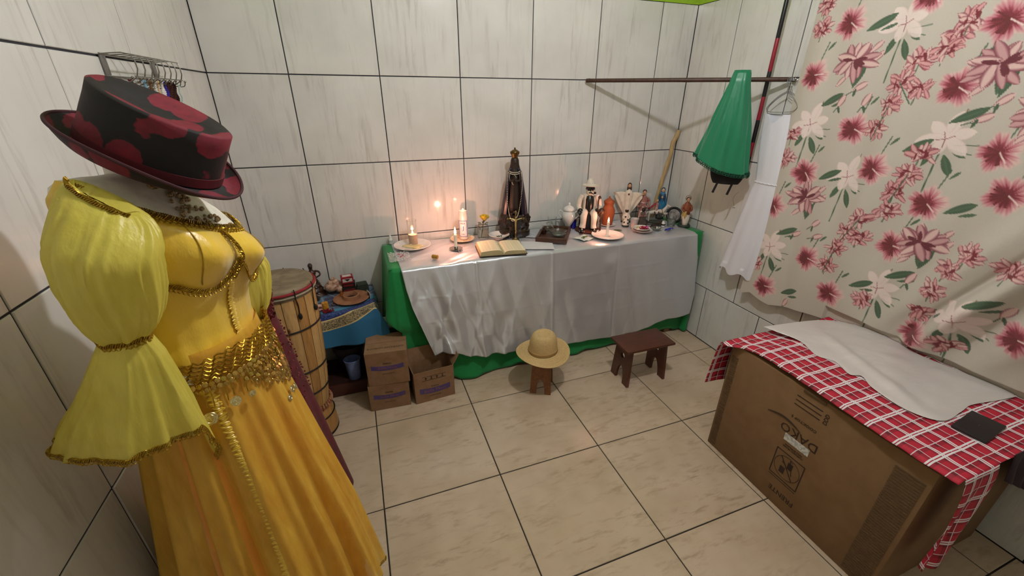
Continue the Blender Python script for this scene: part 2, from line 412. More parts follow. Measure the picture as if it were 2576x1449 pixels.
def plaid():
    k = N('red_checked_fabric'); uv = k.n('UVMap'); uv.uv_map = 'UVMap'; sp = k.n('SeparateXYZ'); k.l(uv.outputs[0], sp.inputs[0])
    def lines(c, period, offs, wd):
        r = None
        m_ = k.math('MODULO', k.math('ADD', c, 44 * period), period)
        for o in offs:
            d = k.math('ABSOLUTE', k.math('SUBTRACT', m_, o))
            v = k.math('LESS_THAN', d, wd); r = v if r is None else k.math('MAXIMUM', r, v)
        return r
    U, V = sp.outputs[0], sp.outputs[1]
    a = lines(U, .088, (.012, .0205), .0027); a2 = lines(U, .088, (.058,), .0014)
    b = lines(V, .088, (.012, .0205), .0027); b2 = lines(V, .088, (.058,), .0014)
    c1 = k.math('MODULO', k.math('ADD', U, 3.872), .044); c2 = k.math('MODULO', k.math('ADD', V, 3.872), .044)
    dk = k.math('MULTIPLY', k.math('LESS_THAN', c1, .015), .45); dk2 = k.math('MULTIPLY', k.math('LESS_THAN', c2, .015), .45)
    base = k.mix(k.math('ADD', dk, dk2), lin('#b31732'), lin('#5c0c1c'))
    f = k.math('MAXIMUM', a, b); f2 = k.math('MULTIPLY', k.math('MAXIMUM', a2, b2), .8)
    col = k.mix(k.math('MAXIMUM', f, f2), base, lin('#ded9dc'))
    k.l(col, k.p.inputs['Base Color']); k.p.inputs['Roughness'].default_value = .7
    k.bump(k.noise(k.coord('Object'), 500, 2), .15, .0006)
    # cloth profile as (distance u across, position) ; x from the front overhang to the curtain
    g = G(); uvs = []
    x_in, x_f, zt = 2.835, 2.150, .645
    def top(x, y): return zt - .028 * exp(-((y + 1.42) / .10) ** 2) - .002 * wob(x * 2 + y * 3, 4) + .006 * sin(y * 7) * .3
    nu, nv = 70, 150; y_a, y_b = -1.405, -2.262
    vs = []; fs = []
    for j in range(nv):
        y = y_a + (y_b - y_a) * j / (nv - 1)
        s0 = y
        xf = x_f - .012 * sin(y * 5) + (-.045 * exp(-((y + 1.41) / .05) ** 2))
        for i in range(nu):
            u = i / (nu - 1); x = xf + (x_in - xf) * u
            z = top(x, y)
            # front lip falls slightly over the edge
            z -= .010 * exp(-((x - xf) / .012) ** 2)
            vs.append((x, y, z)); uvs.append((x, y))
    for j in range(nv - 1):
        for i in range(nu - 1): a_ = j * nu + i; fs.append((a_, a_ + nu, a_ + nu + 1, a_ + 1))
    g.add(vs, fs)
    # left end strip and right end strip hanging down
    def strip(yc, xa, xb, zl, out, taper):
        b0 = len(g.v); n1, n2 = 30, 26
        for j in range(n2):
            q = j / (n2 - 1)
            for i in range(n1):
                u = i / (n1 - 1); x = xa + (xb - xa) * u
                if taper: x = xa + (xb - xa) * u * (1 - .12 * q) + .01 * sin(q * 5)
                z = top(x, yc) - .02 * min(1, q * 8) * 0 - zl * q * (1 if not taper else (1 + .1 * sin(u * 3)))
                y = yc + out * (.012 * (1 - exp(-q * 9)) + .012 * sin(u * 9 + q * 2) * q + .01 * q)
                g.v.append((x, y, z)); uvs.append((x, yc - out * -(q * zl)) if False else (x, yc + (zl * q if out > 0 else -zl * q)))
        for j in range(n2 - 1):
            for i in range(n1 - 1): a_ = b0 + j * n1 + i; g.f.append((a_, a_ + 1, a_ + n1 + 1, a_ + n1)); g.mi.append(0)
    strip(y_a, 2.106, 2.835, .255, 1, False)
    strip(y_b, 2.165, 2.34, .38, -1, True)
    o = g.obj('checked_tablecloth', k.m, ang=70, solid=.0012)
    lay = o.data.uv_layers.new(name='UVMap'); li = np.zeros(len(o.data.loops), dtype=np.int32); o.data.loops.foreach_get('vertex_index', li)
    lay.data.foreach_set('uv', np.array(uvs, dtype=np.float32)[li].ravel())
    tag(o, 'red and white checked cloth laid over the huge carton', 'tablecloth')
plaid()
def white_sheet():
    P = [(2.365, -1.40), (2.70, -1.45), (2.815, -1.56), (2.822, -1.70), (2.80, -1.82), (2.82, -1.95), (2.825, -2.09), (2.76, -2.10), (2.60, -2.077), (2.52, -2.085), (2.394, -2.09), (2.342, -2.01), (2.361, -1.89), (2.40, -1.828), (2.366, -1.80), (2.40, -1.72), (2.37, -1.66), (2.41, -1.556), (2.38, -1.45)]
    P = [p[:2] for p in smooth_path([(a, b, 0) for a, b in P + [P[0]]], 7)][:-1]
    cx, cy = 2.59, -1.78; n = len(P); rings = []
    for k_ in range(0, 27):
        q = k_ / 26
        r = []
        for i, (x, y) in enumerate(P):
            X, Y = cx + (x - cx) * q, cy + (y - cy) * q
            z = .6485 + .007 * (1 - q ** 6) * max(0, wob(X * 2.2 + Y * 1.2, 31) + wob(Y * 2.4 - X * 1.1, 32)) + .010 * (1 - q) + .002 * (1 if q < 1 else 0)
            z += .012 * exp(-((X - 2.5 - (Y + 1.7) * .35) / .03) ** 2) * (1 - q ** 4)
            r.append((X, Y, z))
        rings.append(r)
    g = G().loft(rings[1:], True, False); g.cur = 0; g.add([rings[0][0]] + rings[1], [(0, (i + 1) % n + 1, i + 1) for i in range(n)])
    k2 = N('white_satin_sheet'); k2.p.inputs['Base Color'].default_value = lin('#d9d3d0'); k2.p.inputs['Metallic'].default_value = .25; k2.p.inputs['Roughness'].default_value = .33
    k2.bump(k2.noise(k2.coord('Object', (1, 1, 1)), 26, 3), .3, .004)
    tag(g.obj('satin_sheet', k2.m, ang=180), 'rumpled white satin sheet lying on the checked cloth', 'cloth')
white_sheet()
def phone():
    t = thing('black_phone', 'flat black square wallet lying on the checked cloth near its right end', 'wallet', (2.475, -2.15, .6465), .12)
    G().box((0, 0, .0045), (.165, .088, .008), bev=.003).obj('case', M('dark_leather', '#1c1418', .45, bump=.2, bs=300), t)
    G().torus((0, 0, .0092), .001, .0006, 6, 4).obj('snap', M('brass', '#a98b45', .3, metal=1), t)
phone()
def dark_garment():
    def P(u, v): return (2.42 + .42 * u, -2.25 - .012 * (1 + sin(u * 26)) * v - .012, .652 - (.10 + .24 * u) * v)
    tag(G().surf(P, 40, 30).obj('purple_garment', M('dark_plum_fabric', '#2e1a24', .85, bump=.3, bs=60), ang=180, solid=.002), 'dark plum garment hanging past the right end of the huge carton', 'garment')
dark_garment()

# ------------------------------------------------------------------ flowered curtain
def curtain():
    y0, y1, zt = .885, 2.42, 2.55
    nu, nv = 450, 600
    Y = np.linspace(y0, y1, nu); V = np.linspace(0, 1, nv)
    hem = np.interp(Y, [.885, .95, 1.08, 1.2, 1.4, 2.5], [.528, .562, .535, .575, .60, .60])
    S, VV = np.meshgrid(Y, V); HH = np.tile(hem, (nv, 1)); T = zt + (HH - zt) * VV
    xx = 2.812 - .010 * np.sin(S * 14 + 1.3 * np.sin(T * 2)) - .006 * np.sin(S * 31 + T * 2)
    xx -= (.03 * (2.5 - T) / 2) * .3
    low = np.clip((1.5 - T) / 1.0, 0, 1) * np.clip((S - 1.25) / .35, 0, 1)
    xx -= .028 * low * np.sin(S * 21 - T * 7)
    # deep gather: a crease rising to the right with a swelling fold beyond it
    d = (S - 1.70) - (T - .66) * .52
    g1 = np.clip((1.75 - T) / .9, 0, 1)
    xx -= g1 * (.085 * np.exp(-((d - .07) / .055) ** 2) + .06 * np.exp(-((d - .26) / .07) ** 2) + .05 * np.exp(-((d + .09) / .06) ** 2)) 
    xx += g1 * .03 * np.exp(-(d / .018) ** 2)
    xx = 2.832 + (xx - 2.832) * (.25 + .75 * np.clip((T - .62) / .30, 0, 1) * np.clip((S - 1.2) / .2, 0, 1) + .75 * (1 - np.clip((S - 1.2) / .2, 0, 1)))
    xx = np.clip(xx, 2.60, 2.852)
    # sits behind the checked cloth at the bottom
    near = (T < .67) & (S > 1.38); xx = np.where(near, np.maximum(xx, 2.838), xx)
    YY = -S
    pts = np.stack([xx, YY, T], -1).reshape(-1, 3)
    rs = np.random.RandomState(12)
    s, t = S.ravel(), T.ravel(); col = np.tile(np.array([.765, .735, .685]), (s.size, 1))
    def C(h): return np.array([int(h[i:i + 2], 16) / 255 for i in (0, 2, 4)])
    def over(idx, a, c): a = np.clip(a, 0, 1)[:, None]; col[idx] = col[idx] * (1 - a) + c * a
    def sel(cs, ct, r): return np.nonzero((np.abs(s - cs) < r) & (np.abs(t - ct) < r))[0]
    def lens(cs, ct, L, W, a, inner, outer, edge=.25, al=1.0):
        i = sel(cs, ct, L * 1.2); x = (s[i] - cs) * cos(a) + (t[i] - ct) * sin(a); y = -(s[i] - cs) * sin(a) + (t[i] - ct) * cos(a)
        q = x / L; w_ = W * np.clip(1 - q ** 2, 0, 1) ** .8 * (1 + .18 * q); e = np.abs(y) / np.maximum(w_, 1e-5)
        m = (np.abs(q) < 1) & (e < 1); i, e, q, y = i[m], e[m], q[m], y[m]
        f = np.clip((e - (1 - edge)) / edge, 0, 1)[:, None]; c = inner * (1 - f) + outer * f
        over(i, al * np.ones(len(i)) * np.clip((1 - e) * 6, 0, 1), c)
        return i, e, q, y
    def line(p, q, wd, c):
        p, q = np.array(p), np.array(q); L = np.linalg.norm(q - p); i = sel((p[0] + q[0]) / 2, (p[1] + q[1]) / 2, L / 2 + wd * 2)
        dd = (q - p) / L; x = (s[i] - p[0]) * dd[0] + (t[i] - p[1]) * dd[1]; y = np.abs(-(s[i] - p[0]) * dd[1] + (t[i] - p[1]) * dd[0])
        over(i, np.clip((wd - y) / wd * 2, 0, 1) * ((x > 0) & (x < L)), c)
    GRN, GRD, GRL = C('3c5a42'), C('26402f'), C('62805c')
    CR, PK, PL, MR = C('741026'), C('b85468'), C('dfbcb6'), C('64142a')
    def leaf(cs, ct, L=.07, a=.5, W=.018):
        i, e, q, y = lens(cs, ct, L, W, a, GRN, GRD, .3)
        col[i] = col[i] * (1 - .5 * np.exp(-(np.abs(y) / .0018)))[:, None] + GRL * (.5 * np.exp(-(np.abs(y) / .0018)))[:, None]
    def hib(cs, ct, r=.075):
        a0 = rs.uniform(0, 6.3); i = sel(cs, ct, r * 1.4); x, y = s[i] - cs, t[i] - ct; rho = np.hypot(x, y); th = np.arctan2(y, x)
        R = r * (.72 + .28 * np.abs(np.cos(2.5 * (th - a0)))) * (1 + .05 * np.sin(th * 13)); q = rho / R
        n = .5 + .5 * np.sin(th * 23 + a0) * np.sin(th * 9 + 2 * a0)
        asy = .16 * np.cos(th - 3.6)
        c = np.where((q < .42 + .22 * n + asy)[:, None], CR, PK); f = np.clip((q - .30 - .35 * n - asy) / .5, 0, 1)[:, None]
        f0 = np.clip((q - (.25 + .2 * n + asy)) / .25, 0, 1)[:, None]; c = CR * (1 - f0) + PK * f0; c = c * (1 - f) + PL * f
        over(i, np.clip((1.06 - q) * 5, 0, 1) * .95, c)
        for k_ in range(9):
            a = rs.uniform(2.2, 5.2); line((cs, ct), (cs + r * .62 * cos(a), ct + r * .62 * sin(a)), .0042, C('66101f'))
        b = rs.uniform(-.9, .1); line((cs, ct), (cs + .045 * cos(b), ct + .045 * sin(b)), .0032, C('e8cfc8'))
    def lily(cs, ct):
        line((cs - .01, ct - .20), (cs, ct), .0035, GRN); line((cs + .0, ct + .01), (cs + .03, ct + .13), .003, C('8a6a5a'))
        leaf(cs - .032, ct - .055, .036, 1.2, .013); leaf(cs + .032, ct - .075, .045, -1.1, .015); leaf(cs + .05, ct - .03, .03, -.5, .009)
        line((cs + .03, ct + .0), (cs + .10, ct + .005), .0022, GRN); line((cs + .03, ct - .02), (cs + .09, ct - .03), .0022, GRN)
        for k_ in range(6):
            a = k_ * 1.047 + .3; L = .05 if k_ % 2 else .04
            i, e, q, y = lens(cs + cos(a) * L, ct + .03 + sin(a) * L * .9, L, .024, a, C('ecdad3'), C('dcbdb6'), .3, .9)
        for k_ in range(4): a = k_ * 1.4 + .5; line((cs, ct + .02), (cs + .03 * cos(a), ct + .02 + .03 * sin(a)), .0018, C('9a5560'))
    def carn(cs, ct, r=.052):
        line((cs - .004, ct - .055), (cs, ct), .0026, GRN)
        for k_ in range(22):
            a = rs.uniform(0, 6.3); d_ = r * rs.uniform(.2, .8); b = a + rs.uniform(-.6, .6)
            lens(cs + d_ * cos(a), ct + d_ * .8 * sin(a), r * rs.uniform(.35, .55), r * rs.uniform(.16, .26), b, C('d8a09f') if rs.rand() < .6 else PL, CR if rs.rand() < .6 else MR, .62)
        for k_ in range(5):
            a = rs.uniform(0, 6.3); lens(cs + r * .35 * cos(a), ct + r * .3 * sin(a), r * .32, r * .09, a + 1, CR, CR, .3)
    def orch(cs, ct, r=.105):
        for bx, by in ((.07, .05), (.085, .01), (-.03, -.085)): lens(cs + bx, ct + by, .03, .012, .9, PL, MR, .5)
        leaf(cs + .04, ct - .065, .05, 1.3, .012); leaf(cs + .015, ct - .06, .045, 1.75, .011); line((cs + .07, ct + .02), (cs + .03, ct - .1), .003, GRN)
        for k_ in range(16):
            a = k_ * .393 * 1.9 + rs.uniform(-.2, .2); d_ = r * rs.uniform(.35, .6)
            lens(cs + d_ * cos(a), ct + d_ * .75 * sin(a), r * rs.uniform(.35, .5), r * rs.uniform(.14, .2), a + rs.uniform(-.4, .4), C('c99a9b') if k_ % 2 else PL, MR, .6)
        for k_ in range(6): a = rs.uniform(0, 6.3); lens(cs + r * .25 * cos(a), ct + r * .2 * sin(a), r * .25, r * .08, a, MR, C('5c1a2c'), .3)
    def bud(cs, ct):
        a = rs.uniform(.5, 1.3); lens(cs, ct, .032, .015, a, PL, MR, .5); line((cs - .03 * cos(a), ct - .03 * sin(a)), (cs - .06 * cos(a), ct - .055 * sin(a)), .0028, GRN)
        lens(cs - .035 * cos(a) + .012, ct - .04 * sin(a), .018, .006, a + .8, GRN, GRD)
    H_ = [(1.078, 1.965), (1.355, 2.03), (1.619, 1.908), (.974, 1.758), (1.56, 1.697), (1.227, 1.526), (1.752, 1.481), (1.376, 1.37), (1.066, 1.304), (1.608, 1.262), (1.83, 1.343), (.957, 1.107), (1.553, 1.061), (1.217, .883), (1.375, .745), (1.031, .641), (1.763, .725), (2.043, .864), (1.2, 2.3), (1.75, 2.2), (2.05, 1.75), (2.2, 1.2)]
    L_ = [(1.292, 1.915), (1.027, 1.513), (1.582, 1.492), (1.27, 1.293), (1.001, .855), (1.566, .839), (1.882, .842), (1.45, 2.3), (2.0, 1.95), (2.15, 1.5)]
    K_ = [(1.49, 1.867), (1.516, 1.922), (1.399, 1.795), (1.352, 1.72), (1.43, 1.685), (1.344, 1.629), (1.326, 1.533), (1.525, 1.445), (1.507, 1.363), (1.485, 1.286), (1.482, 1.204), (1.403, 1.147), (1.357, 1.07), (1.336, .982), (1.322, .885), (.957, 1.363), (.936, 2.051), (.949, 1.955), (.95, 1.482), (.927, 1.36), (1.776, 1.04), (1.761, .939), (1.744, .832), (1.816, 1.11), (1.528, .78), (1.87, .736), (1.42, 1.063), (1.473, 1.825), (.94, .757), (1.94, 1.093), (1.9, 1.6), (1.87, 1.7), (1.84, 1.8), (1.0, 2.2), (.96, 2.3)]
    O_ = [(1.142, 1.811), (1.643, 1.771), (1.105, 1.183), (1.645, 1.108), (1.823, 1.62), (2.1, 1.3)]
    B_ = [(1.14, 1.642), (1.198, 1.703), (1.66, 1.591), (1.109, .982), (1.2, 1.066), (1.664, .947), (1.983, .942), (1.237, 1.649), (1.228, 1.004), (1.694, 1.653), (1.168, .593)]
    F_ = [(1.202, 1.949), (1.503, 1.479), (1.188, 1.311), (1.718, 1.266), (1.171, .661), (1.493, .848), (1.095, 1.647), (1.62, 1.599), (1.623, .949), (1.926, .958), (1.061, .983)]
    for p in L_: lily(*p)
    for p in F_: leaf(p[0], p[1], .055, .55, .017); leaf(p[0] + .03, p[1] - .018, .03, .35, .007)
    for p in H_: line((p[0] + .03, p[1] + .14), (p[0] + .01, p[1] + .05), .003, GRN); leaf(p[0] + .045, p[1] + .12, .022, .9, .006); hib(*p)
    for p in O_: orch(*p)
    for p in K_: carn(*p)
    for a, b in ((3, 4), (5, 6), (8, 9), (11, 12), (13, 14)): line(K_[a], (K_[b][0] - .01, K_[b][1] - .05), .003, GRN)
    for p in B_: bud(*p)
    me = bpy.data.meshes.new('curtain'); a = np.arange(nu * nv).reshape(nv, nu)
    q = np.stack([a[:-1, :-1], a[1:, :-1], a[1:, 1:], a[:-1, 1:]], -1).reshape(-1, 4)
    me.vertices.add(len(pts)); me.vertices.foreach_set('co', pts.astype(np.float32).ravel())
    me.loops.add(q.size); me.loops.foreach_set('vertex_index', q.astype(np.int32).ravel())
    me.polygons.add(len(q)); me.polygons.foreach_set('loop_start', np.arange(0, q.size, 4, dtype=np.int32)); me.polygons.foreach_set('loop_total', np.full(len(q), 4, dtype=np.int32))
    me.polygons.foreach_set('use_smooth', np.ones(len(q), dtype=bool)); me.update()
    ca = me.color_attributes.new('print', 'FLOAT_COLOR', 'POINT')
    lc = np.where(col > .04045, ((col + .055) / 1.055) ** 2.4, col / 12.92); ca.data.foreach_set('color', np.concatenate([lc, np.ones((len(lc), 1))], 1).astype(np.float32).ravel())
    k = N('flowered_curtain_fabric'); at = k.n('Attribute', attribute_name='print')
    n1 = k.noise(k.coord('Object', (1, 1, 6)), 260, 3); n2 = k.noise(k.coord('Object', (1, 6, 1)), 200, 3)
    f = k.math('MULTIPLY', k.math('ADD', n1, n2), .5); k.l(k.mix(k.n('MapRange', i_0=f, i_1=.35, i_2=.65, i_3=.0, i_4=.22).outputs[0], at.outputs[0], lin('#8a7f72')), k.p.inputs['Base Color'])
    k.p.inputs['Roughness'].default_value = .85; k.p.inputs['Sheen Weight'].default_value = .1; k.bump(f, .25, .001)
    me.materials.append(k.m); o = bpy.data.objects.new('curtain', me); COL.objects.link(o)
    tag(o, 'beige linen curtain printed with crimson and pink flowers on the right wall', 'curtain')
curtain()

# ------------------------------------------------------------------ dress mannequin by the left wall
MP, MF, MS, MZ = (.266, -1.694, 0), radians(-22), .86, .288
def rebase(t):
    for c in t.children: c.location.z += MZ
def shear(y, z):                  # the bust leans: its right shoulder stands higher
    return z - y * .42 * min(1, max(0, (z - 1.08) / .35))
ZB = [.78, .90, 1.05, 1.145, 1.21, 1.265, 1.32, 1.37, 1.41, 1.44, 1.462, 1.475, 1.55]
HW = [.175, .172, .150, .128, .136, .146, .155, .160, .170, .160, .105, .060, .052]
FR = [.105, .105, .095, .085, .088, .092, .100, .098, .075, .055, .045, .045, .042]
BK = [.125, .120, .100, .085, .088, .092, .095, .095, .088, .075, .055, .050, .046]
def body(th, z, off=0):
    hw, fr, bk = interp(z, ZB, HW) + off, interp(z, ZB, FR) + off, interp(z, ZB, BK) + off
    c, s_ = cos(th), sin(th)
    x = (fr if c > 0 else bk) * (abs(c) ** .85) * (1 if c > 0 else -1); y = hw * (abs(s_) ** .9) * (1 if s_ > 0 else -1)
    for sy in (-1, 1):            # bust cups
        q = ((y - sy * .070) / .064) ** 2 + ((z - 1.322) / .064) ** 2
        if c > 0: x += .060 * exp(-q * .9) * min(1, c * 1.6)
    return x, y, z
def bodyw(th, z, off=0):
    x, y, z = body(th, z, off); return (x, y, shear(y, z))
def mannequin():
    t = thing('mannequin', 'cream fabric dress mannequin on a stand wearing the yellow dress', 'mannequin', MP, MF, scale=MS)
    sk = M('cream_mannequin_cloth', '#e6dfd0', .6, bump=.05, bs=500)
    zs = [1.06, 1.10, 1.16, 1.2, 1.24, 1.27, 1.3, 1.33, 1.36, 1.385, 1.41, 1.43, 1.445, 1.458, 1.468, 1.478, 1.5, 1.53]
    G().loft([[bodyw(2 * pi * i / 72, z) for i in range(72)] for z in zs]).obj('torso', sk, t)
    G().tube([(0, 0, .03), (0, 0, .82 + MZ)], .015, 16).obj('pole', M('black_steel', '#18181a', .4), t)
    G().lathe([(.001, 0), (.17, 0), (.17, .012), (.03, .03), (.001, .03)], 40).obj('base', M('black_steel', '#18181a', .4), t)
    for c in t.children:
        if c.name.startswith('torso'): c.location.z += MZ
mannequin()
YEL = N('yellow_satin'); k = YEL
k.p.inputs['Base Color'].default_value = lin('#e6bd2c'); k.p.inputs['Roughness'].default_value = .34; k.p.inputs['Sheen Weight'].default_value = .4
k.p.inputs['Specular IOR Level'].default_value = .75; k.bump(k.noise(k.coord('Object', (1, 1, .45)), 26, 4), .55, .006)
YSAT = k.m
def organza(name, col, alpha, rough=.38, mixc='#f3e43c'):
    k = N(name); v = k.coord('Object', (1, 1, .25)); n = k.noise(v, 22, 4, .6, .3)
    k.l(k.mix(n, lin(col), lin(mixc)), k.p.inputs['Base Color'])
    a = k.n('MapRange', i_0=n, i_1=.3, i_2=.75, i_3=alpha - .1, i_4=min(1, alpha + .22)).outputs[0]
    k.l(a, k.p.inputs['Alpha']); k.p.inputs['Roughness'].default_value = rough; k.p.inputs['Sheen Weight'].default_value = .5; k.p.inputs['Sheen Tint'].default_value = lin('#ffee60')
    k.p.inputs['Specular IOR Level'].default_value = .45
    k.bump(k.noise(k.coord('Object', (1, 1, .3)), 30, 4), .6, .006)
    tr = k.n('BsdfTranslucent'); tr.inputs[0].default_value = lin(col); mx = k.n('MixShader'); mx.inputs[0].default_value = .25
    k.l(k.p.outputs[0], mx.inputs[1]); k.l(tr.outputs[0], mx.inputs[2]); k.l(mx.outputs[0], k.out.inputs[0])
    return k.m
ORG = organza('sheer_yellow_organza', '#dccc54', .86, mixc='#eee06c')
ORG2 = organza('sheer_golden_organza', '#e4ab3a', .76, mixc='#efc552')
GOLD = M('gold_metallic_braid', '#b8912a', .32, '#8a6a1c', vs=300, metal=.85)
GOLDC = M('gold_coin_metal', '#c9a85a', .25, '#a98440', vs=200, metal=.95)
def braid(path, width, par, name='gold_trim', up=None, dens=1.0):
    """two twisted cords with little scallops along a path of (point, down-direction)"""
    P = smooth_path(path, 12); L = [0]
    for a, b in zip(P, P[1:]): L.append(L[-1] + (Vector(b) - Vector(a)).length)
    n = max(24, int(L[-1] / .0035 * dens)); g = G()
    def at(s):
        s = min(max(s, 0), L[-1]); i = min(np.searchsorted(L, s, side='right') - 1, len(P) - 2); f = (s - L[i]) / max(1e-9, L[i + 1] - L[i])
        return Vector(P[i]).lerp(Vector(P[i + 1]), f)
    def frame(s):
        t = (at(s + .002) - at(s - .002)).normalized(); d = up(at(s)) if up else Vector((0, 0, -1)); d = (d - t * d.dot(t)).normalized(); return t, d, t.cross(d)
    for ph in (0, pi / 2, pi, 3 * pi / 2):
        pts = []
        for i in range(n + 1):
            s_ = L[-1] * i / n; t, d, o = frame(s_); a = s_ * 2 * pi / .016 + ph
            pts.append(tuple(at(s_) + d * (width * (.38 + .33 * sin(a))) + o * (.0022 * cos(a))))
        g.tube(pts, .0013, 5)
    m = int(L[-1] / .0085)
    for i in range(m):
        s_ = L[-1] * (i + .5) / m; t, d, o = frame(s_); c = at(s_) + d * width * .92
        g.torus((0, 0, 0), .0036, .0012, 8, 4, m=Matrix.Translation(c) @ Matrix((t.to_tuple() + (0,), d.to_tuple() + (0,), o.to_tuple() + (0,), (0, 0, 0, 1))).transposed())
    o = g.obj(name, GOLD, par); return o
NTH = 128
def neck_z(th):                   # upper edge of the bodice around the body
    c, s_ = cos(th), sin(th)
    return 1.385 + .055 * min(1, abs(s_) ** 2.2) - (.07 if c < 0 else 0) * abs(c) ** .6
def dress():
    t = thing('yellow_dress', 'long yellow satin and organza dress with gold braid on the mannequin', 'dress', MP, MF, scale=MS)
    rows = 44; rings = []
    for j in range(rows):
        q = j / (rows - 1); r = []
        for i in range(NTH):
            th = 2 * pi * i / NTH; z = 1.105 + (neck_z(th) - 1.105) * q
            r.append(bodyw(th, z, .006 + .0012 * sin(th * 17) * (1 - q)))
        rings.append(r)
    G().loft(rings, True, False).obj('bodice', YSAT, t, ang=180)
    # braid along the neckline, under the bust and down the centre
    inner = Vector((0, 0, 0))
    top = [bodyw(radians(a), neck_z(radians(a)) + .006, .0135) for a in range(-84, 85, 6)]
    braid(top, .021, t, up=lambda p: Vector((.95 * max(0, p.x) / .12, 0, -1)))
    for s_ in (-1, 1):
        pts = []
        for i in range(15):
            f = i / 14; yy = .004 + .138 * f; zz = 1.262 - .012 * sin(pi * min(1, f * 1.3)) + .055 * (1 - f) ** 5 + .02 * f ** 3
            th = s_ * math.asin(min(1, (yy / (interp(zz, ZB, HW) + .01)))) ** 1.0
            x, y, z = body(th, zz, .011); pts.append((x, s_ * abs(y), shear(s_ * abs(y), zz)))
        braid(pts, .013, t)
    braid([bodyw(0.02, z, .012 + .006 * exp(-((z - 1.32) / .04) ** 2)) for z in (1.38, 1.36, 1.34, 1.32, 1.30, 1.28, 1.265)], .010, t, up=lambda p: Vector((0, -1, 0)))
    # seams on the cups and the gathered placket below the bust
    for s_ in (-1, 1):
        g = G(); g.tube(smooth_path([bodyw(s_ * radians(a), z, .0075) for a, z in ((26, 1.38), (29, 1.355), (32, 1.328), (33, 1.30), (32, 1.28), (30, 1.266))], 5), .0014, 6)
        g.obj('cup_seam', M('mustard_thread', '#a98310', .6), t)
    g = G(); n = 40
    for i in range(n):
        z = 1.11 + .142 * i / n; p = Vector(bodyw(0, z, .010)); g.ell(p, (.003, .009 + .003 * sin(i * 2.1), .0035), 8, 5, rot=RX(.3 * sin(i * 1.7)))
    g.obj('placket', YSAT, t)
    # sleeves: (x_left, z, x_right, z) of each ring on the plane of the arm, from shoulder to cinch to flounce
    up = [(.030, 1.498, .108, 1.452, .002), (.026, 1.512, .120, 1.452, .018), (.014, 1.502, .136, 1.436, .036), (.006, 1.474, .150, 1.416, .048), (-.002, 1.442, .156, 1.396, .055), (-.008, 1.405, .154, 1.370, .060), (-.012, 1.366, .148, 1.345, .062), (-.014, 1.328, .140, 1.316, .060), (-.012, 1.288, .126, 1.284, .054), (-.006, 1.254, .108, 1.256, .044), (.000, 1.232, .086, 1.236, .032)]
    dn = [(-.004, 1.224, .084, 1.228, .032), (-.030, 1.184, .096, 1.192, .044), (-.064, 1.138, .100, 1.148, .056), (-.102, 1.090, .104, 1.104, .068), (-.144, 1.042, .108, 1.060, .080), (-.180, .992, .112, 1.014, .088)]
    def sleeve(sy, yc, dz, sc):
        def ring(r, n, amp, k_, ph, drop=0):
            xc, zc, a, b = (r[0] + r[2]) / 2, (r[1] + r[3]) / 2, (r[2] - r[0]) / 2, r[4]; o = []
            for i in range(n):
                th = 2 * pi * i / n; f = 1 + amp * (sin(k_ * th + ph) + .6 * sin((k_ * 2 + 1) * th + 2 * ph)) + .010 * sin(23 * th + 3 * ph) + .10 * (1 - abs(sin(3.5 * th + ph * .7))) ** 5 - .05 * (1 - abs(sin(5.5 * th - ph * .5))) ** 3
                z = zc + (r[3] - r[1]) / 2 * cos(th)
                if drop: z -= drop * (.5 - .5 * sin(th) * -1 * -1) * 0 + drop * max(0, sin(th)) ** 1.3 * (.74 + .26 * abs(sin(2.5 * th + .4)))
                X_ = (xc + a * f * cos(th)) * (1 if sy < 0 else sc); sh = .048 * max(0, (r[1] - 1.42) / .108) if r[1] > 1.42 else 0
                Y_ = yc - sy * sh + b * f * sin(th)
                o.append((max(X_, -.285 - .404 * Y_), Y_, z + dz))
            return o
        def dens(rs, k_):
            A = np.array(rs); xs_ = np.linspace(0, len(rs) - 1, k_)
            return [tuple(np.interp(x, np.arange(len(rs)), A[:, c]) for c in range(5)) for x in xs_]
        U = dens(up, 30); D = dens(dn, 26)
        g = G().loft([ring(r, 144, .030 + .045 * (1 - sin(pi * i / 29)) , 7, 1.2 + .9 * sin(i * .12)) for i, r in enumerate(U)], True, False)
        p = g.obj('puff_sleeve', ORG, t, ang=180)
        g = G().loft([ring(r, 120, .02 + .030 * (i / 25), 5, .6 + i * .015, .24 * (i / 25) ** 2.2) for i, r in enumerate(D)], True, False)
        f = g.obj('sleeve_flounce', ORG, t, ang=180)
        # crumpled inner layer that keeps the puff full
        G().loft([[(p_[0] * .0 + (q_ := (r[0] + r[2]) / 2) + (p_[0] - q_) * .72 if sy < 0 else p_[0], yc + (p_[1] - yc) * .6, p_[2]) for p_ in ring(r, 60, .06, 4, .5 + i * .1)] for i, r in enumerate(U[7:])], True, False).obj('sleeve_lining', ORG, t, ang=180)
        hem = [Vector(v) for v in ring(D[-1], 120, .05, 5, .6 + 25 * .015, .24)]
        braid([tuple(h + Vector((0, 0, .010))) for h in hem[::3]] + [tuple(hem[0] + Vector((0, 0, .010)))], .014, f)
        r1 = ring(U[3], 40, 0, 5, 0); lo = [Vector(v) + Vector((0, (-.006 if sy < 0 else .006), .006)) for v in (r1[20:41] if sy < 0 else r1[0:21])]
        braid([tuple(v) for v in lo[::2]], .016, p)
        c = [Vector(v) for v in ring(U[-1], 24, 0, 5, 0)]
        braid([tuple(v + Vector((0, 0, .004))) for v in c] + [tuple(c[0] + Vector((0, 0, .004)))], .014, p)
    sleeve(-1, -.205, 0, 1)
    sleeve(1, .150, -.155, .62)
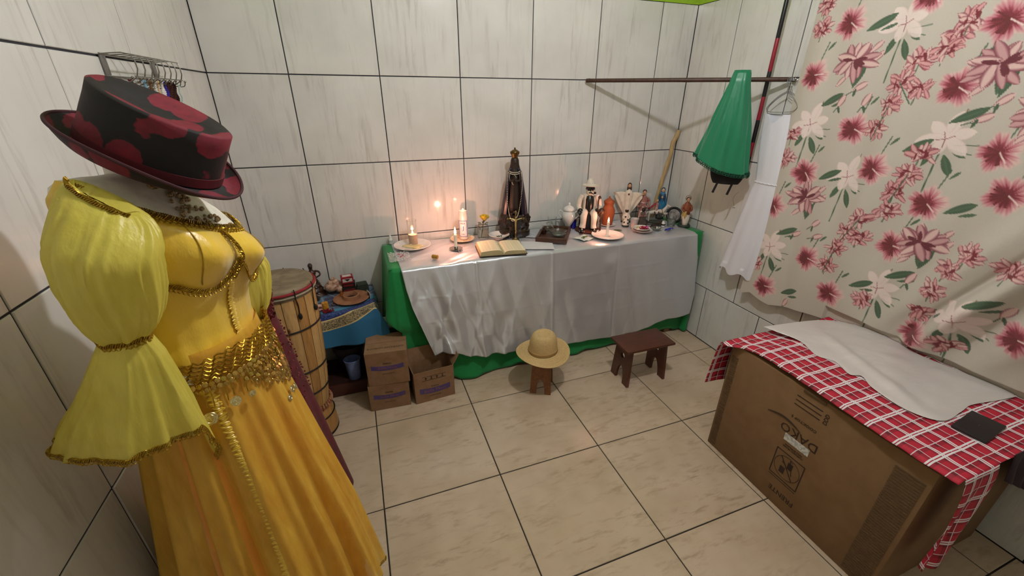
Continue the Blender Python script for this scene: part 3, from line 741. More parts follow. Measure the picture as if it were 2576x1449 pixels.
    # skirt: satin underskirt, then a sheer layer that ends in a wavy hem
    def skirt(z0, z1, r0, r1, nf, amp, wavy, name, mat, x_off=0):
        rings = []; nr = 60
        for j in range(nr):
            q = j / (nr - 1); z = z0 + (z1 - z0) * q; r_ = []
            for i in range(240):
                th = 2 * pi * i / 240; ph = nf * th + .8 * sin(3 * th) + .5 * q
                R = r0 + (r1 - r0) * q ** .95
                a = amp * q ** .7 * (sin(ph) + .45 * sin(2.3 * ph + 1) + .3 * sin(.45 * ph))
                x, y = (R + a) * cos(th) * (.80 + .2 * min(1, q * 1.5)), (R + a) * sin(th)
                zz = z + (wavy * q ** 4 * sin(nf * .5 * th + 1))
                if x < 0: x *= 1.45
                x = max(x, -.30 - .404 * y)            # pressed flat by the wall behind
                r_.append((x + x_off * q, y, max(.006 - MZ, zz)))
            rings.append(r_)
        g = G().loft(rings, True, False); return g.obj(name, mat, t, ang=180), rings[-1]
    skirt(1.11, .12, .132, .220, 15, .014, 0, 'underskirt', M('golden_satin_lining', '#e59a1a', .45, '#d98912', vs=9, sheen=.3, bump=.2, bs=70, bd=.003), .02)
    s2, hem = skirt(1.13, .085, .137, .255, 13, .022, .035, 'overskirt', ORG2, .03)
    braid([tuple(h) for h in hem[::4]] + [tuple(hem[0])], .012, s2)
    # shirred centre panel of the skirt
    g = G(); n = 200
    for i in range(n):
        q = i / n; z = 1.04 - .95 * q; Q_ = (1.13 - z) / 1.045; R = .1400 + .118 * Q_ ** .95; th = radians(-52 + 4 * sin(q * 5))
        p = (R * cos(th) * (.80 + .2 * min(1, Q_ * 1.5)) + .03 * Q_ + .002, R * sin(th), z)
        g.ell(p, (.006, .011 + .004 * sin(i * 1.9), .004), 8, 5, rot=RZ(th) @ RX(.5 * sin(i * 2.3)))
    g.obj('shirred_panel', YSAT, t)
    rebase(t)
dress()
def hip_scarf():
    t = thing('coin_hip_scarf', 'gold crocheted hip scarf hung with coins around the waist of the yellow dress', 'scarf', MP, MF, scale=MS)
    g = G(); rnd = random.Random(5)
    def P(th, z, off=.013): 
        R = .146 + .10 * max(0, 1.105 - z); return (R * cos(th) * .80 + off * cos(th), R * sin(th) + off * sin(th), z)
    for row, z in enumerate((1.118, 1.110, 1.102, 1.094, 1.086, 1.078, 1.070)):
        g.tube([P(2 * pi * i / 200, z + .004 * sin(i * 1.3 + row) + .003 * sin(i * .21), .014 + .0025 * sin(i * 2.1 + row * 2)) for i in range(200)], .0021, 5, closed=True)
    g.obj('crochet_band', GOLD, t)
    coin = G().lathe([(.0001, -.0006), (.0055, -.0006), (.0062, 0), (.0055, .0006), (.0001, .0006)], 10)
    base = coin.obj('coin', GOLDC, t); base.location = P(0, 1.01); first = True
    cells = []
    for row in range(11):
        z = 1.062 - row * .0135
        half = [3.2, 3.2, .80, .76, .70, .62, .55, .46, .36, .26, .15][row]
        cen = .0 if row < 2 else radians(22) + .02 * row
        R = .146 + .1 * (1.105 - z) + .013; m = int(half * 2 * R / .0125)
        for i in range(m + 1):
            th = cen - half + 2 * half * (i + .5 * (row % 2)) / max(1, m)
            if abs(th) > 1.75: continue
            cells.append((th, z))
    for th, z in cells:
        o = base if first else base.copy()
        if not first: COL.objects.link(o)
        first = False
        o.location = P(th, z + rnd.uniform(-.002, .002), .017); o.rotation_euler = (rnd.uniform(-.3, .3), pi / 2 - .35 + rnd.uniform(-.25, .25), th)
    for th, z, r in ((-.95, .985, .015), (-.62, 1.0, .012), (-.40, .995, .008), (.42, .90, .010), (.28, .91, .010), (.15, .90, .009)):
        c = G().lathe([(.0001, -.0008), (r * .95, -.0008), (r, 0), (r * .95, .0008), (.0001, .0008)], 20).torus((0, 0, .0008), r * .6, .0006, 20, 4).obj('pendant_coin', M('bright_gold_coin', '#e8dcae', .2, '#bfa45c', vs=250, metal=.9), t)
        c.location = P(th, z, .024); c.rotation_euler = (0, pi / 2 - .3, th)
    g = G()
    for k_ in range(22):
        th = -1.2 + k_ * .085; z0 = 1.055; l = .035 + .02 * sin(k_ * 2.2)
        g.tube([P(th, z0, .016), P(th + .01, z0 - l / 2, .02), P(th, z0 - l, .02)], .0016, 4)
    g.obj('fringe', GOLD, t)
    rebase(t)
hip_scarf()

# ------------------------------------------------------------------ red and black velvet hat on the neck
def velvet_hat():
    R0 = RZ(MF); base = Matrix.Translation(MP) @ R0 @ Matrix.Scale(MS, 4) @ TR(.040, -.012, 1.522 + MZ) @ RY(radians(28)) @ RX(radians(-5))
    t = thing('velvet_hat', 'red and black velvet hat with rose pattern tilted on the mannequin neck', 'hat')
    t.matrix_world = base
    k = N('red_black_velvet'); v = k.coord('Object')
    vo = k.n('TexVoronoi', feature='SMOOTH_F1'); k.l(k.mix(.008, v, k.n('TexNoise', i_Scale=14.0).outputs[1]), vo.inputs['Vector']); vo.inputs['Scale'].default_value = 15; vo.inputs['Smoothness'].default_value = .1
    f = k.n('MapRange', i_0=vo.outputs['Distance'], i_1=.52, i_2=.495).outputs[0]
    n = k.noise(v, 60, 4); red = k.mix(n, lin('#4c0a1a'), lin('#86152b')); k.l(k.mix(f, lin('#0d080a'), red), k.p.inputs['Base Color'])
    k.p.inputs['Roughness'].default_value = .75; k.p.inputs['Sheen Weight'].default_value = .08; k.p.inputs['Sheen Tint'].default_value = lin('#d8506a'); k.p.inputs['Sheen Roughness'].default_value = .35
    k.bump(k.noise(v, 90, 3), .2, .002)
    n_ = 96
    def ring(rx, ry, z, curl=0, tw=0):
        o = []
        for i in range(n_):
            th = 2 * pi * i / n_; s_ = sin(th); c = cos(th)
            o.append((rx * c, ry * s_, z + curl * (s_ ** 2) * 1.0 + (curl * .55 * max(0, -c) ** 2)))
        return o
    # crown: wider towards the top, pinched with a dented centre
    cr = [ring(.120, .094, .0), ring(.122, .095, .012), ring(.121, .093, .03), ring(.120, .091, .06), ring(.119, .088, .085), ring(.119, .087, .106), ring(.112, .081, .110), ring(.085, .055, .098), ring(.055, .025, .090), ring(.02, .008, .087)]
    G().loft(cr, True, True).obj('crown', k.m, t, ang=180)
    G().loft([ring(.1205, .0945, .004), ring(.1235, .0965, .004), ring(.1235, .0955, .022), ring(.121, .094, .022)], True, False).obj('hat_band', M('dark_red_ribbon', '#5a0c1c', .7), t)
    br = [(.118, .092, .002, 0), (.135, .110, -.002, .002), (.143, .116, -.003, .010), (.152, .124, .0, .018), (.158, .129, .003, .024)]
    rings = [ring(a, b, z, c_) for a, b, z, c_ in br] + [ring(a, b, z - .0045, c_) for a, b, z, c_ in br[::-1]]
    G().loft(rings + [rings[0]], True, False).obj('brim', k.m, t, ang=120)
    g = G(); g.tube([(q[0] * 1.003, q[1] * 1.003, q[2] - .002) for q in ring(.158, .129, .003, .024)], .0032, 8, closed=True); g.obj('brim_edge', M('dark_brim_piping', '#3a0a16', .8), t)
velvet_hat()
def necklace_pendant():
    t = thing('beaded_choker', 'brown beaded choker hanging at the mannequin neck below the hat', 'necklace', MP, MF, scale=MS)
    g = G(); rnd = random.Random(2)
    for i in range(60):
        a = rnd.uniform(-.5, .5); z = 1.465 - rnd.uniform(0, .075); p = body(a * (1.475 - z) * 8, z, .006); g.ell((p[0], p[1], shear(p[1], z)), rnd.uniform(.003, .006), 6, 4)
    g.torus((0, 0, 1.475), .064, .005, 30, 6)
    g.obj('beads', M('brown_glass_beads', '#4a2c18', .3, '#c0a070', vs=200), t)['kind'] = 'stuff'
    rebase(t)
necklace_pendant()

# ------------------------------------------------------------------ wire rack with necklaces on the left wall
def wire_rack():
    t = thing('wire_hook_rack', 'small chrome wire hook rack fixed to the left wall above the velvet hat', 'rack', (0, -.83, 1.73))
    ch = M('tarnished_chrome_wire', '#8d8a82', .3, metal=.9)
    g = G(); L, D, Hh = .39, .07, .055
    for (x, z) in ((.006, Hh / 2), (D, Hh / 2), (D, -Hh / 2), (.006, -Hh / 2)): g.tube([(x, -L / 2, z), (x, L / 2, z)], .0022, 6)
    g.obj('frame_wire', ch, t)
    for i in range(8):
        y = -L / 2 + .012 + (L - .024) * i / 7; q = G().tube(smooth_path([(.006, y, Hh / 2), (D, y, Hh / 2), (D, y, -Hh / 2), (.01, y, -Hh / 2 - .03)], 3), .0018, 6); q.obj('cross_wire', ch, t)
    for s_ in (-1, 1): G().box((.003, s_ * (L / 2 - .02), 0), (.004, .03, .05), bev=.001).obj('bracket', M('grey_bracket', '#6f6a66', .5), t)
    for i in range(10):
        y = -L / 2 + .03 + .05 * i; g = G().tube(smooth_path([(.006, y, -.03), (.02, y, -.045), (.045, y, -.046), (.052, y, -.032)], 3), .0018, 6).ell((.052, y, -.030), .0042, 8, 6); g.obj('hook', ch, t)
wire_rack()
def strands():
    specs = [('bead_necklace', 'dark red beads', '#5a0f1c', -.165, 3), ('bead_necklace', 'clear and black beads', '#b8b6b0', -.118, 4), ('bead_necklace', 'pale blue beads', '#7aa6bd', -.068, 4),
             ('bead_necklace', 'brown wooden beads', '#6a4a28', -.03, 4), ('bead_necklace', 'shiny silver beads', '#c9c6c0', .005, 3), ('bead_necklace', 'cream shell beads', '#d8b890', .03, 2), ('bead_necklace', 'white beads', '#dcd8d2', .065, 4), ('bead_necklace', 'royal blue beads', '#2a1f8c', .095, 4),
             ('bead_necklace', 'maroon beads', '#3a0a12', .125, 7), ('bead_necklace', 'blackish red beads', '#2a080e', .165, 7), ('bead_necklace', 'small white and teal beads', '#b9cdc8', .222, 1)]
    rnd = random.Random(9)
    for nm, lab, colr, y, ns in specs:
        t = thing(nm, 'bundle of %s hanging from the wire hook rack' % lab, 'necklace', (.045, -.83 + y, 1.695), 0, 'bead necklaces on the wire hook rack')
        m = M('beads_' + lab.replace(' ', '_'), colr, .25, vs=150); long_ = .13 + .16 * (y + .17)
        for s_ in range(ns):
            g = G(); dy = (s_ - ns / 2) * .0065; n = int(long_ / .0058)
            for i in range(n): g.ell((.002 * sin(i * .9 + s_), dy + .003 * sin(i * .35 + s_), -.0055 * i - .002), .0034, 6, 4)
            g.obj('strand', m, t)['kind'] = 'stuff'
strands()
# red sequinned costume standing behind the yellow dress
def red_costume():
    t = thing('red_sequin_costume', 'dark red velvet and sequin costume half hidden behind the yellow dress', 'costume', (.185, -1.10, 0), scale=.92)
    red = M('red_velvet_skirt', '#62091a', .85, '#4a0612', sheen=.05)
    rings = []
    for j in range(40):
        q = j / 39; z = 1.02 - 1.005 * q; r = []
        for i in range(120):
            th = 2 * pi * i / 120; R = .09 + .135 * q ** .95 + .008 * q * sin(9 * th); r.append((max(-.16, R * cos(th)), R * sin(th), z))
        rings.append(r)
    G().loft(rings, True, False).obj('skirt', red, t, ang=180)
    prof = [(.09, 1.0), (.095, 1.06), (.105, 1.14), (.115, 1.20), (.108, 1.25), (.09, 1.28), (.03, 1.29)]
    G().lathe(prof, 48, sx=.9).obj('bodice', M('dark_red_sequins', '#8e1428', .35, '#3a0610', vs=120, metal=.3), t)
    g = G(); rnd = random.Random(3)
    for i in range(500):
        th = rnd.uniform(-1.9, 1.9); z = rnd.uniform(1.0, 1.27) if i % 3 else rnd.uniform(.62, .98)
        R = (interp(z, [p[1] for p in prof], [p[0] for p in prof]) if z > 1 else .09 + .135 * (1.02 - z) ** .95 + .004) + .004
        g.ell((R * cos(th) * (.92 if z > 1 else 1), R * sin(th), z), .0042, 6, 4)
    g.obj('sequins', M('ruby_silver_sequins', '#c07a80', .2, '#6e0c1e', vs=150, metal=.7), t)['kind'] = 'stuff'
red_costume()

# ------------------------------------------------------------------ drum
def wood(name, a, b, rot=(0, 0, 0), stretch=(9, 9, .8), rough=.5, sc=6, knots=True):
    k = N(name); v = k.coord('Object', stretch, rot, rnd=True); n = k.noise(v, sc, 6, .6, .8); n2 = k.noise(v, sc * 5, 4)
    c = k.mix(k.n('MapRange', i_0=n, i_1=.3, i_2=.7).outputs[0], lin(a), lin(b))
    c = k.mix(k.math('MULTIPLY', k.n('MapRange', i_0=n2, i_1=.5, i_2=.8).outputs[0], .35), c, lin('#3a2010'))
    if knots:
        vo = k.n('TexVoronoi'); k.l(k.coord('Object', (1, 1, .6), rnd=True), vo.inputs['Vector']); vo.inputs['Scale'].default_value = 9
        c = k.mix(k.n('MapRange', i_0=vo.outputs['Distance'], i_1=.11, i_2=.05).outputs[0], c, lin('#5a2c12'))
    k.l(c, k.p.inputs['Base Color']); k.p.inputs['Roughness'].default_value = rough; k.bump(n2, .12, .001)
    return k.m
PINE = wood('pale_pine_stave', '#cfa86e', '#b48a54'); PINE2 = wood('amber_pine_stave', '#bb8c50', '#9a6c38')
IRON = M('black_iron_hoop', '#1b1715', .5, metal=.3); RROPE = M('red_rope', '#8e1420', .7, bump=.4, bs=500)
def drum():
    t = thing('tall_drum', 'tall wooden stave drum with hide head and red rope rim beside the yellow dress', 'drum', (.197, -.62, 0))
    zs = [.19, .25, .35, .45, .55, .65, .75, .82, .862]; rs = [.108, .116, .128, .136, .142, .147, .150, .151, .151]
    n = 18
    for i in range(n):
        a0, a1 = 2 * pi * i / n + .008, 2 * pi * (i + 1) / n - .008; g = G()
        def P(u, v):
            z = zs[0] + (zs[-1] - zs[0]) * v; r = interp(z, zs, rs) - .0018 * (abs(2 * u - 1) ** 6); a = a0 + (a1 - a0) * u; return (r * cos(a), r * sin(a), z)
        g.surf(P, 5, 14)
        g.obj('stave', PINE if (i * 7) % 3 else PINE2, t)
    G().lathe([(interp(z, zs, rs) - .006, z) for z in np.linspace(.19, .86, 12)], 48, caps=False).obj('inner_shell', M('dark_wood_inside', '#4a2c14', .7), t)
    for z in (.675, .440, .30): G().torus((0, 0, z), interp(z, zs, rs) + .002, .0042, 64, 8).obj('iron_hoop', IRON, t)
    G().lathe([(.128, .012), (.126, .06), (.120, .12), (.112, .165), (.110, .175)], 64, caps=True).obj('foot', PINE2, t)
    G().torus((0, 0, .115), .1225, .004, 64, 8).obj('iron_hoop', IRON, t)
    G().lathe([(.129, 0), (.129, .014), (.126, .014)], 64).obj('foot_edge', IRON, t)
    g = G()
    for i in range(46):
        a = 2 * pi * i / 46; g.tube([((.113 + .004) * cos(a), (.117) * sin(a), .168), (.124 * cos(a + .03), .124 * sin(a + .03), .183), (.114 * cos(a + .06), .114 * sin(a + .06), .200)], .0042, 6)
    g.obj('rope_lacing', M('tan_rope', '#b98a66', .8, '#8a3a30', vs=60, bump=.4, bs=500), t)
    k = N('worn_drum_hide'); v = k.coord('Object', (1, 1, 1)); nn = k.noise(v, 9, 6, .6, 1.2)
    k.l(k.mix(k.n('MapRange', i_0=nn, i_1=.38, i_2=.62).outputs[0], lin('#6b5a44'), lin('#8a7a60')), k.p.inputs['Base Color']); k.p.inputs['Roughness'].default_value = .6; k.bump(nn, .2, .004)
    G().lathe([(.0001, .884), (.06, .8845), (.12, .886), (.143, .888), (.150, .884), (.154, .872), (.155, .855), (.153, .835)], 72, caps=False).obj('drum_head', k.m, t)
    G().torus((0, 0, .868), .1585, .0062, 72, 8).obj('rope_ring', RROPE, t)
    G().torus((0, 0, .852), .158, .0048, 72, 8).obj('hide_roll', M('pale_hide_edge', '#9a8f78', .8, bump=.4, bs=200), t)
    for i in range(10):
        a = 2 * pi * i / 10 + .25; g = G()
        g.tube(smooth_path([(.159 * cos(a), .159 * sin(a), .885), (.166 * cos(a), .166 * sin(a), .868), (.160 * cos(a), .160 * sin(a), .845), (.153 * cos(a + .05), .153 * sin(a + .05), .80), (.152 * cos(a + .03), .152 * sin(a + .03), .755)], 4), .0024, 5)
        tc = g.obj('tension_cord', M('black_cord', '#15110f', .8), t)
        G().ell((.156 * cos(a + .03), .156 * sin(a + .03), .75), (.009, .009, .016), 10, 6).obj('cord_knot', M('black_cord', '#15110f', .8), tc)
drum()

# ------------------------------------------------------------------ small side table with printed cloth
SX0, SX1, SY0, SY1, SZ = .03, .600, -.375, -.03, .55
DKW = wood('dark_stained_wood', '#3a1d12', '#22100a', stretch=(1, 9, 9), knots=False)
def side_table():
    t = thing('side_table', 'small dark side table covered with a blue printed cloth left of the altar', 'table', (.315, -.20, 0))
    G().box((0, 0, SZ - .013), (SX1 - SX0, SY1 - SY0, .024), bev=.003).obj('tabletop', DKW, t)
    for x in (-.26, .26):
        for y in (-.15, .15): G().box((x, y, (SZ - .026) / 2 + .0), (.04, .04, SZ - .026), bev=.003).obj('leg', DKW, t)
    G().box((0, -.02, .055), (.55, .31, .02), bev=.003).obj('lower_shelf', DKW, t)
    G().box((0, -.185, .045), (.56, .018, .075), bev=.003).obj('front_rail', M('red_brown_rail', '#4a2014', .5, stretch=(1, 9, 9)), t)
side_table()
def printed_cloth():
    k = N('blue_printed_cloth'); uv = k.n('UVMap'); uv.uv_map = 'UVMap'; sp = k.n('SeparateXYZ'); k.l(uv.outputs[0], sp.inputs[0])
    # concentric medallion centred near the back of the table, gold border band, plain turquoise outside
    dx = k.math('MULTIPLY', k.math('SUBTRACT', sp.outputs[0], .28), .82); dy = k.math('SUBTRACT', sp.outputs[1], -.02)
    r = k.math('SQRT', k.math('ADD', k.math('MULTIPLY', dx, dx), k.math('MULTIPLY', dy, dy)))
    ang = k.math('ARCTAN2', dy, dx)
    nz = k.noise(k.coord('Object'), 18, 4); nf = k.noise(k.coord('Object'), 90, 3, .7, 2)
    inner = k.ramp(nz, [(.3, '#1f2340'), (.5, '#3a3550'), (.62, '#3f6f8a'), (.75, '#5a4a52')])
    ray = k.math('POWER', k.math('ABSOLUTE', k.math('SINE', k.math('MULTIPLY', ang, 8))), 24)
    inner = k.mix(k.math('MULTIPLY', ray, .55), inner, lin('#9aa8c0'))
    ring = k.math('LESS_THAN', k.math('ABSOLUTE', k.math('SUBTRACT', k.math('MODULO', r, .052), .026)), .002)
    inner = k.mix(k.math('MULTIPLY', ring, .5), inner, lin('#8fb5c4'))
    def band(a, b): return k.math('MULTIPLY', k.math('GREATER_THAN', r, a), k.math('LESS_THAN', r, b))
    c = k.mix(band(.335, 9), inner, lin('#1f6288'))
    c = k.mix(band(.315, .338), c, lin('#2f7fa0')); c = k.mix(band(.345, .385), c, lin('#14215c'))
    c = k.mix(k.math('MULTIPLY', band(.352, .378), k.math('GREATER_THAN', nf, .56)), c, lin('#4f74b8'))
    gold = k.mix(k.n('MapRange', i_0=nf, i_1=.45, i_2=.55).outputs[0], lin('#a8946a'), lin('#3c3428'))
    c = k.mix(band(.388, .44), c, gold); c = k.mix(band(.384, .391), c, lin('#c9b27c')); c = k.mix(band(.437, .443), c, lin('#c9b27c'))
    k.l(c, k.p.inputs['Base Color']); k.p.inputs['Roughness'].default_value = .75; k.p.inputs['Sheen Weight'].default_value = .15
    nu, nv = 110, 90; L = SX1 - SX0; W = SY1 - SY0; ovx, ovy = .10, .185; vs, uvs = [], []
    for j in range(nv):
        d = -.0 + (W + ovy) * j / (nv - 1)           # distance from the back edge
        for i in range(nu):
            s = -.0 + (L + ovx) * i / (nu - 1)
            hx, hy = max(0, s - L), max(0, d - W)
            x, y, z = SX0 + min(s, L), SY1 - min(d, W), SZ + .003
            if hx > 0 and hy > 0:                    # hanging corner cone
                h = sqrt(hx * hx + hy * hy); a = math.atan2(hx, hy)
                z -= h * .98; x += .012 + h * .42 * sin(a * 1.3); y -= .012 + h * .18 * cos(a)
            elif hy > 0:
                z -= hy * .97; y -= .004 + .012 * min(1, hy * 20) + .012 * sin(s * 30) * hy / ovy + .02 * hy / ovy; 
                z += .020 * hy / ovy * sin(s * 9 + 1) 
            elif hx > 0: z -= hx * .97; x += .004 + .012 * min(1, hx * 20) + .01 * sin(d * 34) * hx / ovx
            else: z += .0008 * wob(s * 12 + d * 4, 41)
            vs.append((x, y, z)); uvs.append((s + SX0, SY1 - d))
    fs = [(j * nu + i, (j + 1) * nu + i, (j + 1) * nu + i + 1, j * nu + i + 1) for j in range(nv - 1) for i in range(nu - 1)]
    g = G().add(vs, fs); o = g.obj('printed_cloth', k.m, ang=90, solid=.0012)
    lay = o.data.uv_layers.new(name='UVMap'); li = np.zeros(len(o.data.loops), dtype=np.int32); o.data.loops.foreach_get('vertex_index', li)
    lay.data.foreach_set('uv', np.array(uvs, dtype=np.float32)[li].ravel())
    tag(o, 'blue cloth with dark medallion and gold border draped over the small side table', 'cloth')
printed_cloth()
Z1 = SZ + .0045
def dancer_figure():
    t = thing('dancer_statuette', 'dark bronze coloured statuette of a woman in a flounced skirt beside the drum', 'statuette', (.275, -.075, Z1), .2)
    br = M('dark_bronze_resin', '#3b1f14', .35, '#241009', vs=60, metal=.3)
    rings = []
    for j in range(22):
        q = j / 21; z = .002 + .105 * q; fl = 4; R = .062 - .046 * q ** .8 + .007 * (1 - (q * fl) % 1)
        rings.append([(R * (1 + .06 * sin(7 * a + j)) * cos(a), R * (1 + .06 * sin(7 * a + j)) * sin(a), z) for a in np.linspace(0, 2 * pi, 36, endpoint=False)])
    G().loft(rings).obj('flounced_skirt', br, t, ang=30)
    g = G().loft([[(rx * cos(a), ry * sin(a), z) for a in np.linspace(0, 2 * pi, 20, endpoint=False)] for rx, ry, z in [(.017, .014, .100), (.015, .012, .112), (.019, .015, .124), (.024, .019, .138), (.023, .015, .150), (.011, .009, .156), (.008, .008, .166)]])
    for s_ in (-1, 1): g.tube(smooth_path([(s_ * .021, 0, .149), (s_ * .040, .002, .140), (s_ * .042, -.008, .122), (s_ * .018, -.012, .112)], 4), [.0065, .0062, .006, .0058, .0056, .0054, .005, .005, .005, .005, .0048, .0046, .0045][:13], 8)
    g.ell((0, -.002, .180), (.0115, .013, .016)); g.ell((0, -.0145, .179), (.002, .003, .003), 6, 4)
    g.obj('figure', br, t)
    G().ell((0, .003, .184), (.0135, .0135, .017)).ell((0, .009, .168), (.011, .007, .016)).obj('hair', M('black_resin_hair', '#120a08', .4), t)
    g = G()
    for i in range(50): a = i * .5; g.ell((.05 * cos(a) * (1 - i / 140), .05 * sin(a) * (1 - i / 140), .03 + .0016 * i), .0022, 6, 4)
    g.obj('bead_string', M('red_silver_beads', '#a03038', .3, '#d8c8c0', vs=400), t)['kind'] = 'stuff'
dancer_figure()
def clay_dish():
    t = thing('clay_dish', 'wide terracotta dish with raised dark hollow centre on the blue printed cloth', 'dish', (.480, -.225, Z1))
    G().lathe([(.001, .0), (.05, .0), (.062, .006), (.100, .013), (.102, .016), (.098, .018), (.062, .013), (.052, .014), (.046, .034), (.038, .036), (.034, .028), (.032, .012), (.001, .010)], 56).obj('bowl', M('terracotta_clay', '#9a6a48', .7, '#875539', vs=20, bump=.15, bs=120), t)
    G().lathe([(.001, .0125), (.031, .0125), (.031, .014), (.001, .0145)], 30).obj('ash', M('black_ash', '#16110f', .9, bump=.5, bs=200), t)
clay_dish()
def packs():
    mred, mblk, mwh = M('red_pack_card', '#8e1422', .5), M('black_pack_card', '#17120f', .5), M('pack_white', '#cdc5bd', .5)
    specs = [(.468, -.105, .0, .082, .056, .040, .08, 'black small box at the bottom of the stack of packs on the side table'), (.470, -.108, .0405, .074, .05, .028, -.05, 'dark small box in the middle of the stack of packs on the side table'), (.466, -.112, .069, .07, .052, .042, .1, 'red small box with white triangle label on top of the stack of packs')]
    for i, (x, y, z, a, b, c, r, lab) in enumerate(specs):
        t = thing('small_box', lab, 'box', (x, y, Z1 + z), r, 'stacked packs on the side table')
        G().box((0, 0, c / 2), (a, b, c), bev=.0015).obj('pack', mred if i == 2 else mblk, t, False)
        G().box((0, -b / 2 - .0003, c * .5), (a * .78, .0008, c * .5)).obj('label', mwh if i == 2 else M('pack_maroon', '#6b1a20', .5), t, False)
        if i == 2:
            G().add([(-.018, 0, 0), (.018, 0, 0), (0, 0, -.014), (-.018, -.0006, 0), (.018, -.0006, 0), (0, -.0006, -.014)], [(0, 1, 2), (3, 5, 4), (0, 3, 4, 1), (1, 4, 5, 2), (2, 5, 3, 0)]).obj('triangle_mark', mblk, t, False).location = (0, -b / 2 - .001, c * .5 + .008)
            G().box((0, 0, c + .0003), (a * .7, b * .6, .0006)).obj('label', mwh, t, False)
packs()
def conch():
    t = thing('seashell', 'brown and cream spiral seashell behind the clay dish on the side table', 'shell', (.385, -.085, Z1), .5)
    g = G(); pts = []; rr = []
    for i in range(90):
        a = i * .22; q = 1 - i / 90; pts.append((.034 * q * cos(a), .034 * q * sin(a), .030 + .075 * (1 - q))); rr.append(.004 + .026 * q)
    g.tube(pts, rr, 12); g.ell((.02, -.03, .032), (.03, .035, .03)); g.obj('shell_body', M('mottled_shell', '#8a5a42', .35, '#c9a890', vs=40, bump=.3, bs=90), t)
conch()
def bits():
    t = thing('saucer', 'small pale pink saucer at the front left of the side table', 'saucer', (.298, -.285, Z1))
    G().lathe([(.001, 0), (.024, 0), (.042, .007), (.041, .0085), (.024, .003), (.001, .003)], 40).obj('dish', M('pink_white_glaze', '#e0b8aa', .25), t)
    G().ell((.004, 0, .006), (.016, .012, .004)).obj('paint_spot', M('dull_red_spot', '#9a4a40', .5), t)
    t = thing('amber_candle_stub', 'short amber glass candle with a yellow glow at the front of the side table', 'candle', (.340, -.305, Z1))
    G().lathe([(.001, 0), (.017, 0), (.018, .004), (.017, .042), (.015, .042), (.001, .030)], 24).obj('cup', M('amber_wax', '#d49a32', .4, '#b47818', vs=80, sub=.3), t)
    G().tube([(0, 0, .03), (.002, 0, .052)], .001, 5).obj('wick', M('wick_black', '#1a1410', .9), t)
    t = thing('red_bead_tangle', 'tangle of dark red beads below the amber candle stub', 'beads', (.348, -.345, Z1))
    g = G(); rnd = random.Random(4)
    for i in range(70): g.ell((rnd.gauss(0, .014), rnd.gauss(0, .010), .004 + abs(rnd.gauss(0, .004))), .004, 6, 4)
    g.obj('beads', M('wine_beads', '#7a1220', .3), t)['kind'] = 'stuff'
    t = thing('playing_card', 'small white and black card leaning beyond the clay dish at the cloth edge', 'card', (.578, -.235, Z1), .3)
    G().box((0, 0, .022), (.002, .05, .044), bev=.0004).obj('card_sheet', M('card_white', '#d8d4cc', .5), t, False)
    G().box((-.0013, 0, .022), (.0006, .036, .030)).obj('printed_panel', M('card_print', '#2b2a2c', .5), t, False)
    t = thing('glass_jar', 'tiny brown glass jar beside the seashell on the side table', 'jar', (.428, -.19, Z1))
    G().lathe([(.001, 0), (.009, 0), (.010, .004), (.010, .036), (.006, .042), (.006, .052), (.001, .052)], 20).obj('jar_body', M('amber_glass', '#a8622c', .15, '#70401c', vs=60), t)
    t = thing('bead_bracelet', 'loop of dark beads lying on the blue cloth near the statuette', 'bracelet', (.40, -.255, Z1))
    g = G()
    for i in range(34): a = 2 * pi * i / 34; g.ell((.03 * cos(a), .022 * sin(a), .003), .0032, 6, 4)
    g.obj('beads', M('dark_beads', '#2c1a20', .3, '#8a7a80', vs=300), t)
    t = thing('folded_rag', 'folded dark green rag at the back right corner of the side table', 'cloth', (.545, -.10, Z1))
    g = G()
    for i in range(4): g.box((0, .002 * i, .006 + .011 * i), (.075 - .004 * i, .06, .010), rz=.05 * i, bev=.004)
    g.obj('folds', M('dark_green_rag', '#2c3326', .9, bump=.4, bs=100), t)
bits()
